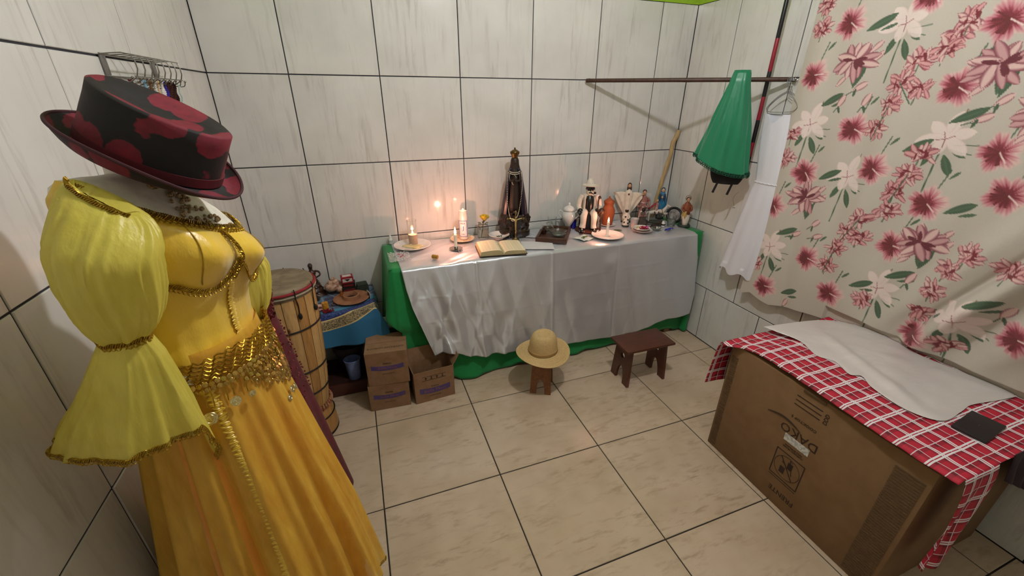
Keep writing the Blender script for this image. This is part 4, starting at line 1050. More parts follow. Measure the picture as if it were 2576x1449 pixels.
def under_table():
    t = thing('plastic_pot', 'upturned grey plant pot standing in shade under the side table', 'pot', (.405, -.185, .066))
    G().lathe([(.055, .0), (.085, .145), (.092, .148), (.092, .178), (.086, .180), (.08, .15), (.05, .008), (.001, .008)], 40).obj('pot_body', M('grey_plastic_pot', '#4a4244', .6), t)
    t = thing('blue_bucket', 'small pale blue plastic tub in front of the grey pot under the side table', 'tub', (.425, -.345, .0))
    G().lathe([(.001, .0), (.034, .0), (.046, .135), (.050, .137), (.048, .139), (.043, .136), (.032, .004), (.001, .004)], 4 * 8, sy=.9).obj('tub_body', M('pale_blue_plastic', '#8ba0d6', .4), t)
    t.location = (.425, -.345, .09)
    t.location.z = .066; t.location.y = -.315
    o = thing('plastic_bag', 'crumpled pale plastic bag in the dark under the side table beside the drum', 'bag', (.19, -.22, .066))
    g = G(); rings = []
    for j in range(16):
        q = j / 15; R = .075 * sin(pi * min(1, q * .93 + .07)) ** .6
        rings.append([(R * (1 + .16 * sin(5 * a + j * .8) + .08 * sin(11 * a - j)) * cos(a), .7 * R * (1 + .16 * cos(4 * a - j * .6)) * sin(a), .004 + .105 * q + .006 * sin(3 * a)) for a in np.linspace(0, 2 * pi, 40, endpoint=False)])
    g.loft(rings).obj('bag_body', M('milky_plastic', '#b3a79c', .45, '#8a7c74', vs=40, bump=.4, bs=60), o, ang=180)
    t = thing('white_bundle', 'white folded cloth bundle lodged between the side table and the green tablecloth', 'cloth', (.655, -.30, .0))
    g = G(); rings = []
    for j in range(14):
        q = j / 13; R = .05 * sin(pi * (q * .9 + .05)) ** .5
        rings.append([(-.07 + .15 * q, R * 1.0 * cos(a), .418 + R * .55 * sin(a) * (1 + .15 * sin(3 * a + j)) - .03 * q) for a in np.linspace(0, 2 * pi, 24, endpoint=False)])
    g.loft(rings).obj('bundle', M('off_white_cotton', '#b8b8b0', .85, bump=.3, bs=60), t, ang=180)
under_table()

# ------------------------------------------------------------------ small cartons
BOXC = M('small_carton_card', '#8c6a4e', .8, '#80603f', vs=25, bump=.08, bs=300)
BLUEB = M('violet_print_band', '#4a3f74', .7, '#55406e', vs=60); PINKB = M('dusty_pink_print', '#8e5a62', .7)
def carton_print(t, w, h, zc, y, scale=1, extra=False):
    g = G(); n = 16; vs = []
    for i in range(n + 1):
        q = i / n - .5; b = .010 * (4 * q * q) - .002
        for dz in (-.014, .014): vs.append((q * w * .78, y, zc + b + dz * scale))
    g.add(vs, [(2 * i, 2 * i + 2, 2 * i + 3, 2 * i + 1) for i in range(n)]); pb = g.obj('print_band', BLUEB, t, False)
    text_obj('Bella Mesa', .022 * scale, pb, PINKB, TR(0, y - .0006, zc + .0) @ RX(pi / 2), 'lettering', .0002, 1.1)
    text_obj('Delicia', .016, t, INK, TR(0, y - .0006, zc + .030) @ RX(pi / 2), 'lettering', .0002)
    text_obj('produto do brasil', .009, t, INK, TR(0, y - .0006, zc - .036) @ RX(pi / 2), 'lettering', .0002)
def cartons():
    for (x, y, z, w, d, h, rz, lab, up) in ((.618, -.500, 0, .225, .20, .172, -.06, 'closed brown carton with violet band at the bottom of the pair by the side table', 0), (.632, -.500, .1735, .225, .205, .215, -.10, 'closed brown carton with violet band on top of the other one by the side table', 1)):
        t = thing('carton', lab, 'box', (x, y, z), rz, 'small brown cartons by the altar')
        G().box((0, 0, h / 2), (w, d, h), bev=.002).obj('carton_body', BOXC, t, False)
        carton_print(t, w, h, h * .52, -d / 2 - .0008)
        if up:
            text_obj('BOMBOM RECHEADO', .020, t, INK, TR(0, -d * .28, h + .0006), 'lettering', .0002)
            G().box((0, .0, h + .0002), (w, .0016, .0008)).obj('flap_seam', CARD_D, t, False)
    t = thing('open_carton', 'open empty brown carton with raised flaps in front of the satin cloth', 'box', (.866, -.545, 0), .08, 'small brown cartons by the altar')
    w, d, h, th = .235, .125, .215, .0035
    G().box((0, 0, th / 2), (w, d, th)).obj('bottom_panel', BOXC, t, False)
    G().box((0, -d / 2, h / 2), (w, th, h)).obj('front_panel', BOXC, t, False)
    G().box((0, d / 2, h / 2), (w, th, h)).obj('back_panel', BOXC, t, False)
    for s_ in (-1, 1):
        G().box((s_ * w / 2, 0, h / 2), (th, d, h)).obj('side_panel', BOXC, t, False)
    G().box((0, 0, .045), (w - .004, th, .09), m=TR(0, d / 2 + .0005, h) @ RX(-.12)).obj('flap', BOXC, t, False)
    G().box((0, 0, .035), (th, d - .004, .07), m=TR(w / 2 + .001, 0, h) @ RY(.55)).obj('flap', BOXC, t, False)
    G().box((0, 0, .035), (th, d - .004, .07), m=TR(-w / 2 - .001, 0, h) @ RY(-.25)).obj('flap', BOXC, t, False)
    carton_print(t, w, h, .075, -d / 2 - .0025, 1.3)
    g = G(); g.box((0, -d / 2 - .0022, .178), (.14, .0006, .002)); g.box((0, -d / 2 - .0022, .152), (.14, .0006, .002)); g.obj('printed_line', INK, t, False)
    for i in range(4): 
        g = G(); x = -.05 + .033 * i; y = -d / 2 - .0024
        if i % 2: g.box((x, y, .165), (.004, .0006, .018)).box((x, y, .158), (.016, .0006, .003)).box((x, y, .171), (.010, .0006, .003))
        else: g.add([(x - .009, y, .166), (x + .009, y, .166), (x, y, .174)], [(0, 1, 2)]).box((x, y, .161), (.006, .0006, .010))
        g.obj('handling_mark', INK, t, False)
cartons()

# ------------------------------------------------------------------ stools and straw hat
def plate2d(outer, holes, th):
    cu = bpy.data.curves.new('plate', 'CURVE'); cu.dimensions = '2D'; cu.fill_mode = 'BOTH'; cu.extrude = th / 2
    for loop in [outer] + holes:
        sp = cu.splines.new('POLY'); sp.points.add(len(loop) - 1); sp.use_cyclic_u = True
        for p, q in zip(sp.points, loop): p.co = (q[0], q[1], 0, 1)
    o = bpy.data.objects.new('plate', cu); COL.objects.link(o); dg = bpy.context.evaluated_depsgraph_get()
    me = bpy.data.meshes.new_from_object(o.evaluated_get(dg)); bpy.data.objects.remove(o); return me
def panel(name, me, mat, par, M4):
    me.materials.clear(); me.materials.append(mat); me.name = name
    o = bpy.data.objects.new(name, me); COL.objects.link(o); o.parent = par; o.matrix_local = M4
    bv = o.modifiers.new('bevel', 'BEVEL'); bv.width = .0015; bv.segments = 1; bv.limit_method = 'ANGLE'
    return o
def stool(name, lab, loc, rz, L, W, H, mat, hole, grp):
    t = thing(name, lab, 'stool', loc, rz, grp)
    g = G().box((0, 0, H - .008), (L, W, .016), bev=.003); g.obj('seat', mat, t)
    lw = W * .88; b = W * .95; top = H - .017; arch = [(lw * .22 * cos(a), .0 + top * .42 * sin(a) * 1.05) for a in np.linspace(0, pi, 14)]
    outer = [(-b / 2, 0), (-lw * .22 - .004, 0)] + [(-x, y) for x, y in arch] + [(lw * .22 + .004, 0), (b / 2, 0), (lw / 2 * .92, top), (-lw / 2 * .92, top)]
    hl = [[(.021 * cos(a), top * .72 + .019 * sin(a) + (0 if sin(a) > 0 else .0)) for a in np.linspace(0, 2 * pi, 16, endpoint=False)]] if hole else []
    for s_ in (-1, 1):
        me = plate2d(outer, hl, .017)
        panel('leg_panel', me, mat, t, TR(s_ * (L / 2 - .038), 0, 0) @ RY(s_ * -.045) @ RZ(pi / 2) @ RX(pi / 2))
    G().box((0, 0, top - .014), (L - .085, .016, .026), bev=.002).obj('rail', mat, t)
    return t
W1 = wood('honey_brown_wood', '#8a5a34', '#6b4022', stretch=(9, 9, 1), knots=False); W2 = wood('dark_cherry_wood', '#5e3020', '#42200f', stretch=(2, 9, 9), knots=False, rough=.4)
stool('stool', 'small light brown wooden stool under the straw hat', (1.515, -.715, .0015), radians(60), .205, .135, .250, W1, False, 'little wooden stools in front of the altar')
stool('stool', 'small dark cherry wooden stool with pierced leg panels standing free', (2.155, -.818, .0015), radians(-1), .345, .195, .272, W2, True, 'little wooden stools in front of the altar')
def straw_hat():
    t = thing('straw_hat', 'woven straw hat with wide brim sitting on the small stool', 'hat', (1.517, -.712, .2515), .3)
    k = N('woven_straw'); v = k.coord('Object'); wv = k.n('TexWave', wave_type='BANDS', bands_direction='Z'); k.l(v, wv.inputs['Vector']); wv.inputs['Scale'].default_value = 60; wv.inputs['Distortion'].default_value = 3
    n = k.noise(v, 140, 4)
    k.l(k.mix(n, lin('#d9bd88'), lin('#a8864e')), k.p.inputs['Base Color']); k.p.inputs['Roughness'].default_value = .7; k.bump(k.noise(k.coord('Object', (1, 1, 1)), 320, 3), .5, .002)
    def R(r, z, sq=0, w_=0):
        return [(r * 1.0 * cos(a), r * .92 * sin(a), z + w_ * cos(2 * a) + w_ * .5 * sin(a)) for a in np.linspace(0, 2 * pi, 80, endpoint=False)]
    br = [R(.0895 + .0052 * i, .018 - .006 * sin(i / 15 * pi) * .5 + .0016 * (1 if i % 2 else -1) - .0004 * i, 0, .0008 * i) for i in range(16)]
    g = G().loft(br, True, False); o = g.obj('brim', k.m, t, ang=25, solid=.003)
    cr = [R(r, z) for r, z in [(.089, .018), (.088, .034), (.086, .06), (.083, .088), (.077, .112), (.067, .130), (.053, .139), (.040, .137), (.028, .129), (.014, .126), (.002, .127)]]
    rip = []
    for i, r in enumerate(cr):
        rip.append(r)
        if i < len(cr) - 1:
            m = [tuple((np.array(a) + np.array(b)) / 2 * np.array([1.012, 1.012, 1.0]) + np.array([0, 0, .0008])) for a, b in zip(r, cr[i + 1])]; rip.append(m)
    G().loft(rip, True, True).obj('crown', k.m, t, ang=25)
    G().loft([R(.0905, .019), R(.0915, .021), R(.0905, .037), R(.0880, .038)], True, False).obj('hat_band', M('straw_band', '#b08d55', .7, bump=.4, bs=300), t)
straw_hat()

# ------------------------------------------------------------------ things on the altar
Z2 = TZ + .0125
GLASS = N('clear_glass'); GLASS.p.inputs['Transmission Weight'].default_value = 1; GLASS.p.inputs['Roughness'].default_value = .02; GLASS.p.inputs['IOR'].default_value = 1.45; GLASS.p.inputs['Base Color'].default_value = (.96, .98, .97, 1)
GLASS = GLASS.m
WATER = M('still_water', '#dfeae6', .02, trans=1, ior=1.33)
PORC = M('white_porcelain', '#dcd9d4', .18, '#d2cec9', coat=.5)
WAX = M('white_candle_wax', '#e8e2d4', .45, sub=.4)
SILV = M('silver_metal', '#a8a6a2', .22, metal=1)
FLAME = N('candle_flame_glow'); k = FLAME
k.p.inputs['Base Color'].default_value = (0, 0, 0, 1); k.p.inputs['Emission Color'].default_value = lin((1, .66, .24)); k.p.inputs['Emission Strength'].default_value = 14
FLAME = k.m
def flame(t, z, h=.034, watt=None, r=.0055):
    wk = G().tube([(0, 0, z - .008), (.0005, 0, z + .004)], .0008, 5).obj('wick', M('wick_black', '#1a1410', .9), t)
    G().lathe([(.0001, 0), (r * .8, h * .12), (r, h * .28), (r * .75, h * .55), (r * .3, h * .85), (.0001, h)], 14, (0, 0, z)).obj('flame', FLAME, wk)
    if watt:
        l = bpy.data.lights.new('flame_light', 'POINT'); l.energy = watt; l.color = (1, .40, .25); l.shadow_soft_size = .008
        o = bpy.data.objects.new('flame_light', l); COL.objects.link(o); o.parent = t; o.location = (0, 0, z + h + .012)
def plate(name, lab, x, y, r, mat=PORC, z=Z2, h=.014, grp=None, rim=None):
    t = thing(name, lab, 'plate', (x, y, z), 0, grp)
    G().lathe([(.0001, .001), (r * .55, .001), (r * .62, .004), (r * .98, h), (r, h + .001), (r * .985, h + .003), (r * .64, .0075), (r * .55, .005), (.0001, .005)], 64).obj('plate_body', mat, t)
    if rim: G().torus((0, 0, h + .002), r * .985, .0011, 64, 6).obj('rim', rim, t)
    return t
def T(name, lab, cat, x, y, rz=0, dz=0, grp=None): return thing(name, lab, cat, (x, min(y, -.03), Z2 + dz), rz, grp)
# left end
def left_group():
    t = T('dropper_bottle', 'small white plastic dropper bottle at the far left end of the altar', 'bottle', .752, -.035)
    G().lathe([(.001, 0), (.012, 0), (.013, .002), (.013, .030), (.009, .037), (.006, .039), (.001, .039)], 24).obj('bottle_body', M('white_plastic', '#d8d8d4', .35), t)
    G().lathe([(.0085, .037), (.0085, .047), (.005, .050), (.002, .066), (.0005, .067)], 20).obj('cap', M('white_plastic', '#d8d8d4', .35), t)
    G().lathe([(.0133, .012), (.0133, .024)], 24, caps=False).obj('label', M('grey_label', '#8a8c8c', .5, '#c8c8c8', vs=300), t)
    plate('plate', 'large white plate with melted wax and a glass candle at the left end', .872, -.135, .112)
    o = G()
    for a, b, r1, r2 in ((0, 0, .048, .036), (.03, -.02, .03, .022), (-.035, .01, .028, .02), (.012, -.045, .022, .016)): o.ell((a, b, 0), (r1, r2, .0045), 20, 6)
    o = o.obj('melted_wax', M('yellowish_wax', '#d8c890', .35, sub=.2)); o.location = (.875, -.14, Z2 + .0075); tag(o, 'pool of pale yellow melted wax on the large left plate', 'wax')
    t = T('glass_votive', 'tall clear glass with a burning candle on the large left plate', 'candle', .882, -.115, 0, .0105)
    G().lathe([(.001, 0), (.026, 0), (.0275, .004), (.029, .150), (.0275, .150), (.026, .006), (.001, .005)], 36).obj('glass', GLASS, t)
    G().lathe([(.001, .0055), (.0252, .0055), (.0262, .062), (.001, .060)], 32).obj('wax', M('peach_wax', '#e8c8a8', .5, sub=.5), t)
    flame(t, .066, .020, .35)
    # candle on metal saucer
    t = T('chamberstick', 'lit white candle standing in a round metal saucer in front of the wall glow', 'candle', 1.114, -.271)
    G().lathe([(.001, 0), (.022, 0), (.038, .004), (.040, .007), (.037, .007), (.022, .002), (.001, .002)], 40).obj('saucer', SILV, t)
    G().lathe([(.010, .002), (.011, .018), (.009, .018), (.009, .002)], 20).obj('socket', SILV, t)
    G().torus((0, 0, 0), .009, .0016, 16, 6, m=TR(.012, -.046, .006)).obj('ring_handle', SILV, t)
    G().lathe([(.001, .003), (.0095, .003), (.0095, .088), (.0085, .092), (.001, .090)], 24).obj('candle_stick', WAX, t)
    flame(t, .094, .046, CANDLE_W, .0075)
    # plate with the seven day candle
    plate('plate', 'white plate with speckled rim holding the tall labelled candle', 1.192, -.118, .078, M('speckled_rim_glaze', '#d9c8b0', .25, '#c0a078', vs=60))
    t = T('pillar_candle', 'tall white pillar candle in plastic sleeve with blue framed label', 'candle', 1.206, -.105, -.42, .0085)
    G().lathe([(.001, 0), (.0275, 0), (.028, .002), (.028, .172), (.024, .181), (.001, .183)], 36).obj('candle_body', M('milky_candle', '#d8cfc8', .3, sub=.3), t)
    q = G()
    q.surf(lambda u, v: (.0285 * sin(-1.0 + 2.0 * u), -.0285 * cos(-1.0 + 2.0 * u), .018 + .105 * v), 14, 2); q.obj('label', M('label_white', '#d6d4d8', .5), t)
    for z in (.020, .121): G().tube([(.0289 * sin(a), -.0289 * cos(a), z) for a in np.linspace(-.98, .98, 12)], .0013, 5).obj('label_frame', M('label_blue', '#2c3c9c', .5), t)
    for a in (-.98, .98): G().tube([(.0289 * sin(a), -.0289 * cos(a), .020), (.0289 * sin(a), -.0289 * cos(a), .121)], .0013, 5).obj('label_frame', M('label_blue', '#2c3c9c', .5), t)
    text_obj('VELA', .013, t, M('label_ink', '#3a3a50', .6), TR(0, -.0292, .105) @ RX(pi / 2), 'lettering', .0003)
    text_obj('J', .034, t, M('label_blue', '#2c3c9c', .5), TR(.004, -.0292, .075) @ RX(pi / 2), 'lettering', .0003)
    text_obj('7 dias', .009, t, M('label_ink', '#3a3a50', .6), TR(0, -.0292, .035) @ RX(pi / 2), 'lettering', .0003)
    flame(t, .186, .010, .12)
    # bag, lighter
    o = T('plastic_wrapper', 'crumpled clear plastic wrapper with red specks on the left corner of the altar', 'wrapper', .775, -.300)
    def wrap(u, v):
        x, y = (u - .5) * .12, (v - .5) * .15; return (x, y, .003 + .010 * max(0, wob(x * 60 + y * 20, 51)) + .008 * max(0, wob(y * 70 - x * 15, 52)))
    G().surf(wrap, 34, 34).obj('film', M('clear_film', '#d8d4d4', .25, trans=.0, alpha=.42), o, ang=25)
    for a, b in ((.01, -.02), (.02, .0), (.0, .02)): G().ell((a, b, .012), (.007, .004, .002), 8, 5).obj('red_speck', M('red_foil', '#c02a3a', .3), o)
    t = T('cork_stopper', 'small amber coloured cork lying on the satin near the left front edge', 'cork', .966, -.388, .9)
    G().lathe([(.001, 0), (.0095, 0), (.0115, .003), (.0115, .034), (.001, .036)], 16, m=TR(0, 0, .0115) @ RX(pi / 2) @ TR(0, 0, -.018)).obj('cork_body', M('amber_cork', '#b8862a', .6, '#96681c', vs=120), t)
left_group()
def rose_jar():
    t = T('flower_jar', 'clear glass jar of water holding one yellow rose beside the dark Madonna', 'vase', 1.335, -.105)
    G().lathe([(.001, 0), (.034, 0), (.037, .004), (.037, .070), (.032, .080), (.031, .098), (.029, .098), (.030, .080), (.035, .069), (.035, .005), (.001, .004)], 36).obj('jar', GLASS, t)
    G().lathe([(.001, .0045), (.0345, .0055), (.0345, .060), (.001, .060)], 32).obj('water', WATER, t)
    G().torus((0, 0, .079), .0325, .0018, 32, 6).obj('wire_band', M('dark_wire', '#3a3630', .5), t)
    gr = M('rose_green', '#3b5230', .6, '#28381f', vs=40)
    G().tube(smooth_path([(-.01, 0, .01), (-.004, 0, .05), (.002, 0, .10), (.008, 0, .118)], 4), .0022, 6).obj('stem', gr, t)
    for a in (0, 1.2, 2.5, 3.7, 5.0):
        G().surf(lambda u, v: ((.012 + .034 * v) * cos(a) + (u - .5) * .016 * sin(pi * min(1, v + .1)) * -sin(a), (.012 + .034 * v) * sin(a) + (u - .5) * .016 * sin(pi * min(1, v + .1)) * cos(a), .092 + .012 * sin(2 * v) - .010 * v * v), 5, 8).obj('leaf', gr, t)
    yr_ = M('yellow_rose_petal', '#e2c81a', .5, '#c8a810', vs=50, sheen=.3)
    for i in range(11):
        a = i * 2.4; r0 = .006 + .0016 * i; hgt = .040 - .0012 * i
        def P(u, v):
            th = a + (u - .5) * 1.9; R = r0 * (.55 + .6 * sin(v * 1.9)) + .003 * v * v * i * .35
            return (.010 + R * cos(th), R * sin(th), .116 + hgt * v * (1 - .25 * (2 * u - 1) ** 2))
        G().surf(P, 8, 8).obj('petal', yr_, t, ang=180)
    G().lathe([(.003, .108), (.009, .113), (.013, .121), (.001, .12)], 10, (.010, 0, 0)).obj('calyx', gr, t)
    # bowl
    t = T('bowl', 'small white bowl of chopped green herbs in front of the dark Madonna', 'bowl', 1.425, -.165)
    G().lathe([(.001, 0), (.026, 0), (.027, .004), (.050, .018), (.066, .030), (.068, .031), (.066, .033), (.050, .022), (.024, .006), (.001, .006)], 48).obj('bowl_body', PORC, t)
    g = G(); rnd = random.Random(6)
    for i in range(34): g.ell((rnd.gauss(0, .013), rnd.gauss(0, .010), .012 + abs(rnd.gauss(0, .004))), (.007, .003, .0015), 6, 4, rot=RZ(rnd.uniform(0, 3)) @ RY(rnd.uniform(-.6, .6)))
    g.obj('herbs', M('dark_green_herbs', '#2f4a28', .7, '#1f331a', vs=90), t)['kind'] = 'stuff'
rose_jar()
def ringe(rx, ry, z, n=32, x=0, y=0, f=None): return [((rx * (1 + (f(a) if f else 0))) * cos(a) + x, (ry * (1 + (f(a) if f else 0))) * sin(a) + y, z) for a in np.linspace(0, 2 * pi, n, endpoint=False)]
def madonna():
    t = T('madonna_statue', 'tall dark crowned Madonna statue hung with pearl rosaries on the altar', 'statue', 1.545, -.125, -.36)
    rock = M('black_glossy_rock', '#17110f', .2, '#2c1c14', vs=25, bump=.5, bs=40, bd=.006)
    rr = []
    for z, rx, ry in [(0, .098, .062), (.012, .104, .066), (.040, .104, .066), (.046, .094, .058), (.055, .090, .055), (.075, .098, .060), (.10, .100, .062), (.125, .096, .060), (.150, .088, .056)]:
        rr.append(ringe(rx, ry, z, 48, f=(lambda a, z=z: .09 * sin(5 * a + z * 60) + .05 * sin(11 * a - z * 90)) if z > .05 else None))
    G().loft(rr).obj('rock_base', rock, t, ang=30)
    cl = M('midnight_blue_cloak', '#0d0c1c', .3, '#181026', vs=12); inn = M('dark_brown_robe', '#2c1a12', .45, '#1c100b', vs=30, bump=.3, bs=60)
    def cloak(u, v):           # open at the front
        a = -pi / 2 + .62 + (2 * pi - 1.24) * u; z = .135 + .305 * v
        rx = np.interp(v, [0, .3, .7, .92, 1], [.086, .075, .055, .043, .026]); ry = np.interp(v, [0, .5, 1], [.050, .042, .026])
        f = 1 + .035 * sin(a * 9) * (1 - v); return (rx * f * cos(a), ry * f * sin(a), z)
    G().surf(cloak, 60, 30).obj('cloak', cl, t, ang=180, solid=.003)
    G().loft([ringe(rx, ry, z, 40, f=lambda a: .05 * sin(a * 10)) for z, rx, ry in [(.14, .050, .040), (.20, .046, .038), (.28, .040, .034), (.35, .036, .030), (.40, .034, .026), (.435, .024, .020), (.452, .012, .012)]]).obj('robe', inn, t, ang=180)
    G().ell((0, 0, .474), (.018, .020, .025)).ell((0, -.020, .472), (.003, .004, .005), 8, 5).tube([(0, 0, .44), (0, 0, .46)], .009, 10).obj('head', M('black_face', '#160c09', .35), t)
    G().loft([ringe(rx, ry, z, 30, y=.004) for z, rx, ry in [(.420, .040, .026), (.440, .032, .024), (.46, .027, .025), (.485, .025, .024), (.500, .019, .018), (.508, .008, .008)]]).obj('veil', M('brown_veil', '#2e1c12', .5, '#1e120b', vs=40), t)
    br = M('antique_brass', '#7a6238', .35, '#4a381e', vs=60, metal=.8)
    G().loft([ringe(r, r, z, 32) for z, r in [(.498, .018), (.508, .019), (.520, .027), (.530, .030), (.536, .028), (.545, .014), (.549, .005)]]).ell((0, 0, .554), .006).obj('crown', br, t)
    g = G()
    for s_ in (-1, 1): g.tube(smooth_path([(s_ * .030, -.015, .41), (s_ * .034, -.038, .375), (s_ * .016, -.048, .365), (0, -.050, .378)], 4), [.010, .0095, .009, .0085, .008, .0075, .007, .0065, .006, .006, .005, .005, .005], 8)
    g.obj('praying_arms', inn, t)
    G().ell((-.0, -.052, .385), (.006, .006, .016)).obj('hands', M('black_face', '#160c09', .35), t)
    for i in range(7): G().ell((.020 * cos(i * .9 + 3.4), -.040 + .01 * sin(i), .155 + .006 * (i % 3)), .010, 10, 6).obj('cherub', inn, t)
    # rosaries lie on the statue: things of their own
    P0 = Matrix.Translation(t.location) @ RZ(-.36)
    pe = M('pearl_beads', '#cfc6b4', .2, '#b8ac96', vs=300); sl = M('silver_rosary_beads', '#a8a4a0', .2, '#7a7470', vs=300, metal=.5)
    o = thing('pearl_necklace', 'double row of pearls around the neck of the dark Madonna', 'necklace', tuple(t.location), -.36)
    g = G()
    for row in range(2):
        for i in range(26): a = -pi + pi * i / 25; g.ell((.036 * cos(a) * (1 + .05 * row), -.002 + .034 * sin(a) * (1 + .1 * row), .424 - .010 * row - .010 * abs(sin(a))), .0028, 7, 5)
    for i in range(14): g.ell((-.004 + .012 * sin(i * .45), -.046, .405 - .0048 * i), .0026, 7, 5)
    g.obj('pearls', pe, o)
    o = thing('long_rosary', 'long pearl rosary looped down the front of the dark Madonna', 'rosary', tuple(t.location), -.36)
    pts = smooth_path([(-.040, -.030, .415), (-.046, -.044, .36), (-.046, -.052, .28), (-.040, -.060, .20), (-.030, -.066, .15), (-.014, -.070, .118), (.004, -.070, .125), (.024, -.066, .16), (.036, -.060, .22), (.046, -.052, .30), (.048, -.044, .36), (.040, -.030, .415)], 8)
    g = G()
    for p in pts: g.ell(p, .0030, 7, 5)
    g.obj('rosary_beads', pe, o)
    g = G()
    for i in range(18): g.ell((-.026 - .0002 * i, -.070, .148 - .0075 * i), .0018, 6, 4)
    g.obj('hanging_chain', M('tarnished_silver', '#7a7468', .3, metal=.8), o)
    G().box((-.030, -.072, .010), (.010, .002, .003)).box((-.030, -.072, .010), (.003, .002, .016)).obj('small_cross', M('tarnished_silver', '#7a7468', .3, metal=.8), o)
    # crucifix
    t = T('crucifix', 'brass standing crucifix in front of the dark Madonna', 'crucifix', 1.517, -.225, -.30)
    bz = M('worn_brass', '#8f7f4a', .3, '#5e5230', vs=60, metal=.75)
    G().lathe([(.001, 0), (.024, 0), (.022, .006), (.010, .012), (.007, .018), (.001, .02)], 24).obj('foot', bz, t)
    G().box((0, 0, .098), (.009, .006, .170), bev=.001).obj('upright', bz, t); G().box((0, 0, .140), (.098, .006, .009), bev=.001).obj('crossbar', bz, t)
    for p in ((-.050, .140), (.050, .140), (0, .186)): G().ell((p[0], 0, p[1]), (.007, .0035, .007), 10, 6).obj('finial', bz, t)
    g = G().loft([ringe(a, b, z, 12, y=-.008) for z, a, b in [(.072, .004, .003), (.10, .006, .005), (.118, .006, .004), (.136, .009, .005), (.140, .005, .004)]]).ell((0, -.009, .149), (.005, .0055, .007))
    for s_ in (-1, 1): g.tube([(s_ * .006, -.008, .135), (s_ * .022, -.007, .141), (s_ * .040, -.006, .146)], [.003, .0024, .002], 6)
    g.tube([(.001, -.008, .074), (.002, -.010, .062), (0, -.007, .048)], [.0045, .004, .003], 6)
    g.obj('corpus', M('pale_brass_figure', '#b0a06a', .3, metal=.6), t)
madonna()
def open_book():
    t = T('open_book', 'thick open book with cream pages at the front of the altar', 'book', 1.365, -.375, -.13)
    k = N('printed_page'); v = k.coord('Object'); sp = k.n('SeparateXYZ'); k.l(v, sp.inputs[0])
    ln = k.math('LESS_THAN', k.math('MODULO', k.math('ADD', sp.outputs[1], 1.0), .006), .0024); nz = k.noise(k.coord('Object', (1, 0, 1)), 420, 2)
    msk = k.math('MULTIPLY', k.math('MULTIPLY', ln, k.math('GREATER_THAN', nz, .46)), k.math('LESS_THAN', k.math('ABSOLUTE', sp.outputs[1]), .082))
    ax = k.math('ABSOLUTE', sp.outputs[0]); msk = k.math('MULTIPLY', msk, k.math('MULTIPLY', k.math('GREATER_THAN', ax, .012), k.math('LESS_THAN', ax, .118)))
    gap = k.math('GREATER_THAN', k.math('ABSOLUTE', k.math('SUBTRACT', ax, .066)), .003)
    k.l(k.mix(k.math('MULTIPLY', k.math('MULTIPLY', msk, gap), .55), lin('#d8cfae'), lin('#6a6050')), k.p.inputs['Base Color']); k.p.inputs['Roughness'].default_value = .8
    edge = N('page_edges'); kk = edge; wv = kk.n('TexWave', wave_type='BANDS', bands_direction='Z'); kk.l(kk.coord('Object'), wv.inputs['Vector']); wv.inputs['Scale'].default_value = 300; wv.inputs['Distortion'].default_value = 1
    kk.l(kk.mix(wv.outputs['Fac'], lin('#cbbb8e'), lin('#8a7850')), kk.p.inputs['Base Color']); kk.p.inputs['Roughness'].default_value = .85
    for s_, th in ((-1, .030), (1, .022)):
        rings = []; n = 20; prof = []
        for i in range(n + 1):
            q = i / n; prof.append((s_ * .132 * q, .006 + th * (1 - exp(-q * 14)) * (1 - .25 * q ** 3)))
        top = [(x, z) for x, z in prof]; bot = [(x + s_ * .006 * (x / .132 * s_), .004) for x, z in prof][::-1]
        loop = top + bot
        rings = [[(x, y, z) for x, z in loop] for y in (-.096, .096)]
        g = G(); L = len(loop); vs = rings[0] + rings[1]
        fs = []; mi = []
        for j in range(L):
            fs.append((j, (j + 1) % L, L + (j + 1) % L, L + j)); mi.append(0 if j < n else 1)
        fs += [tuple(range(L))[::-1], tuple(range(L, 2 * L))]; mi += [1, 1]
        g.add(vs, fs); g.mi = mi; g.obj('page_block', [k.m, edge.m], t, ang=50)
    G().box((0, 0, .002), (.286, .202, .003), bev=.001).obj('cover', M('dark_book_cover', '#3a2a1c', .6), t)
    # loose sheets and papers
    o = G().box((0, 0, .0005), (.20, .145, .001)).obj('paper_sheet', M('ruled_white_paper', '#cfcfce', .7, '#b9babc', vs=120, stretch=(.1, 3, 1)), smooth=False); o.location = (1.605, -.375, Z2 + .0025); o.rotation_euler = (0, 0, -.33); tag(o, 'white printed sheet lying flat between the open book and the dark tray', 'paper')
    o = G().box((0, 0, .0005), (.12, .085, .001)).obj('paper_sheet', M('pale_card', '#c6c8cc', .6, '#8a8c94', vs=60), smooth=False); o.location = (1.672, -.19, Z2 + .0025); o.rotation_euler = (0, 0, -.5); tag(o, 'small pale card with grey print behind the white sheet near the dark tray', 'paper')
open_book()
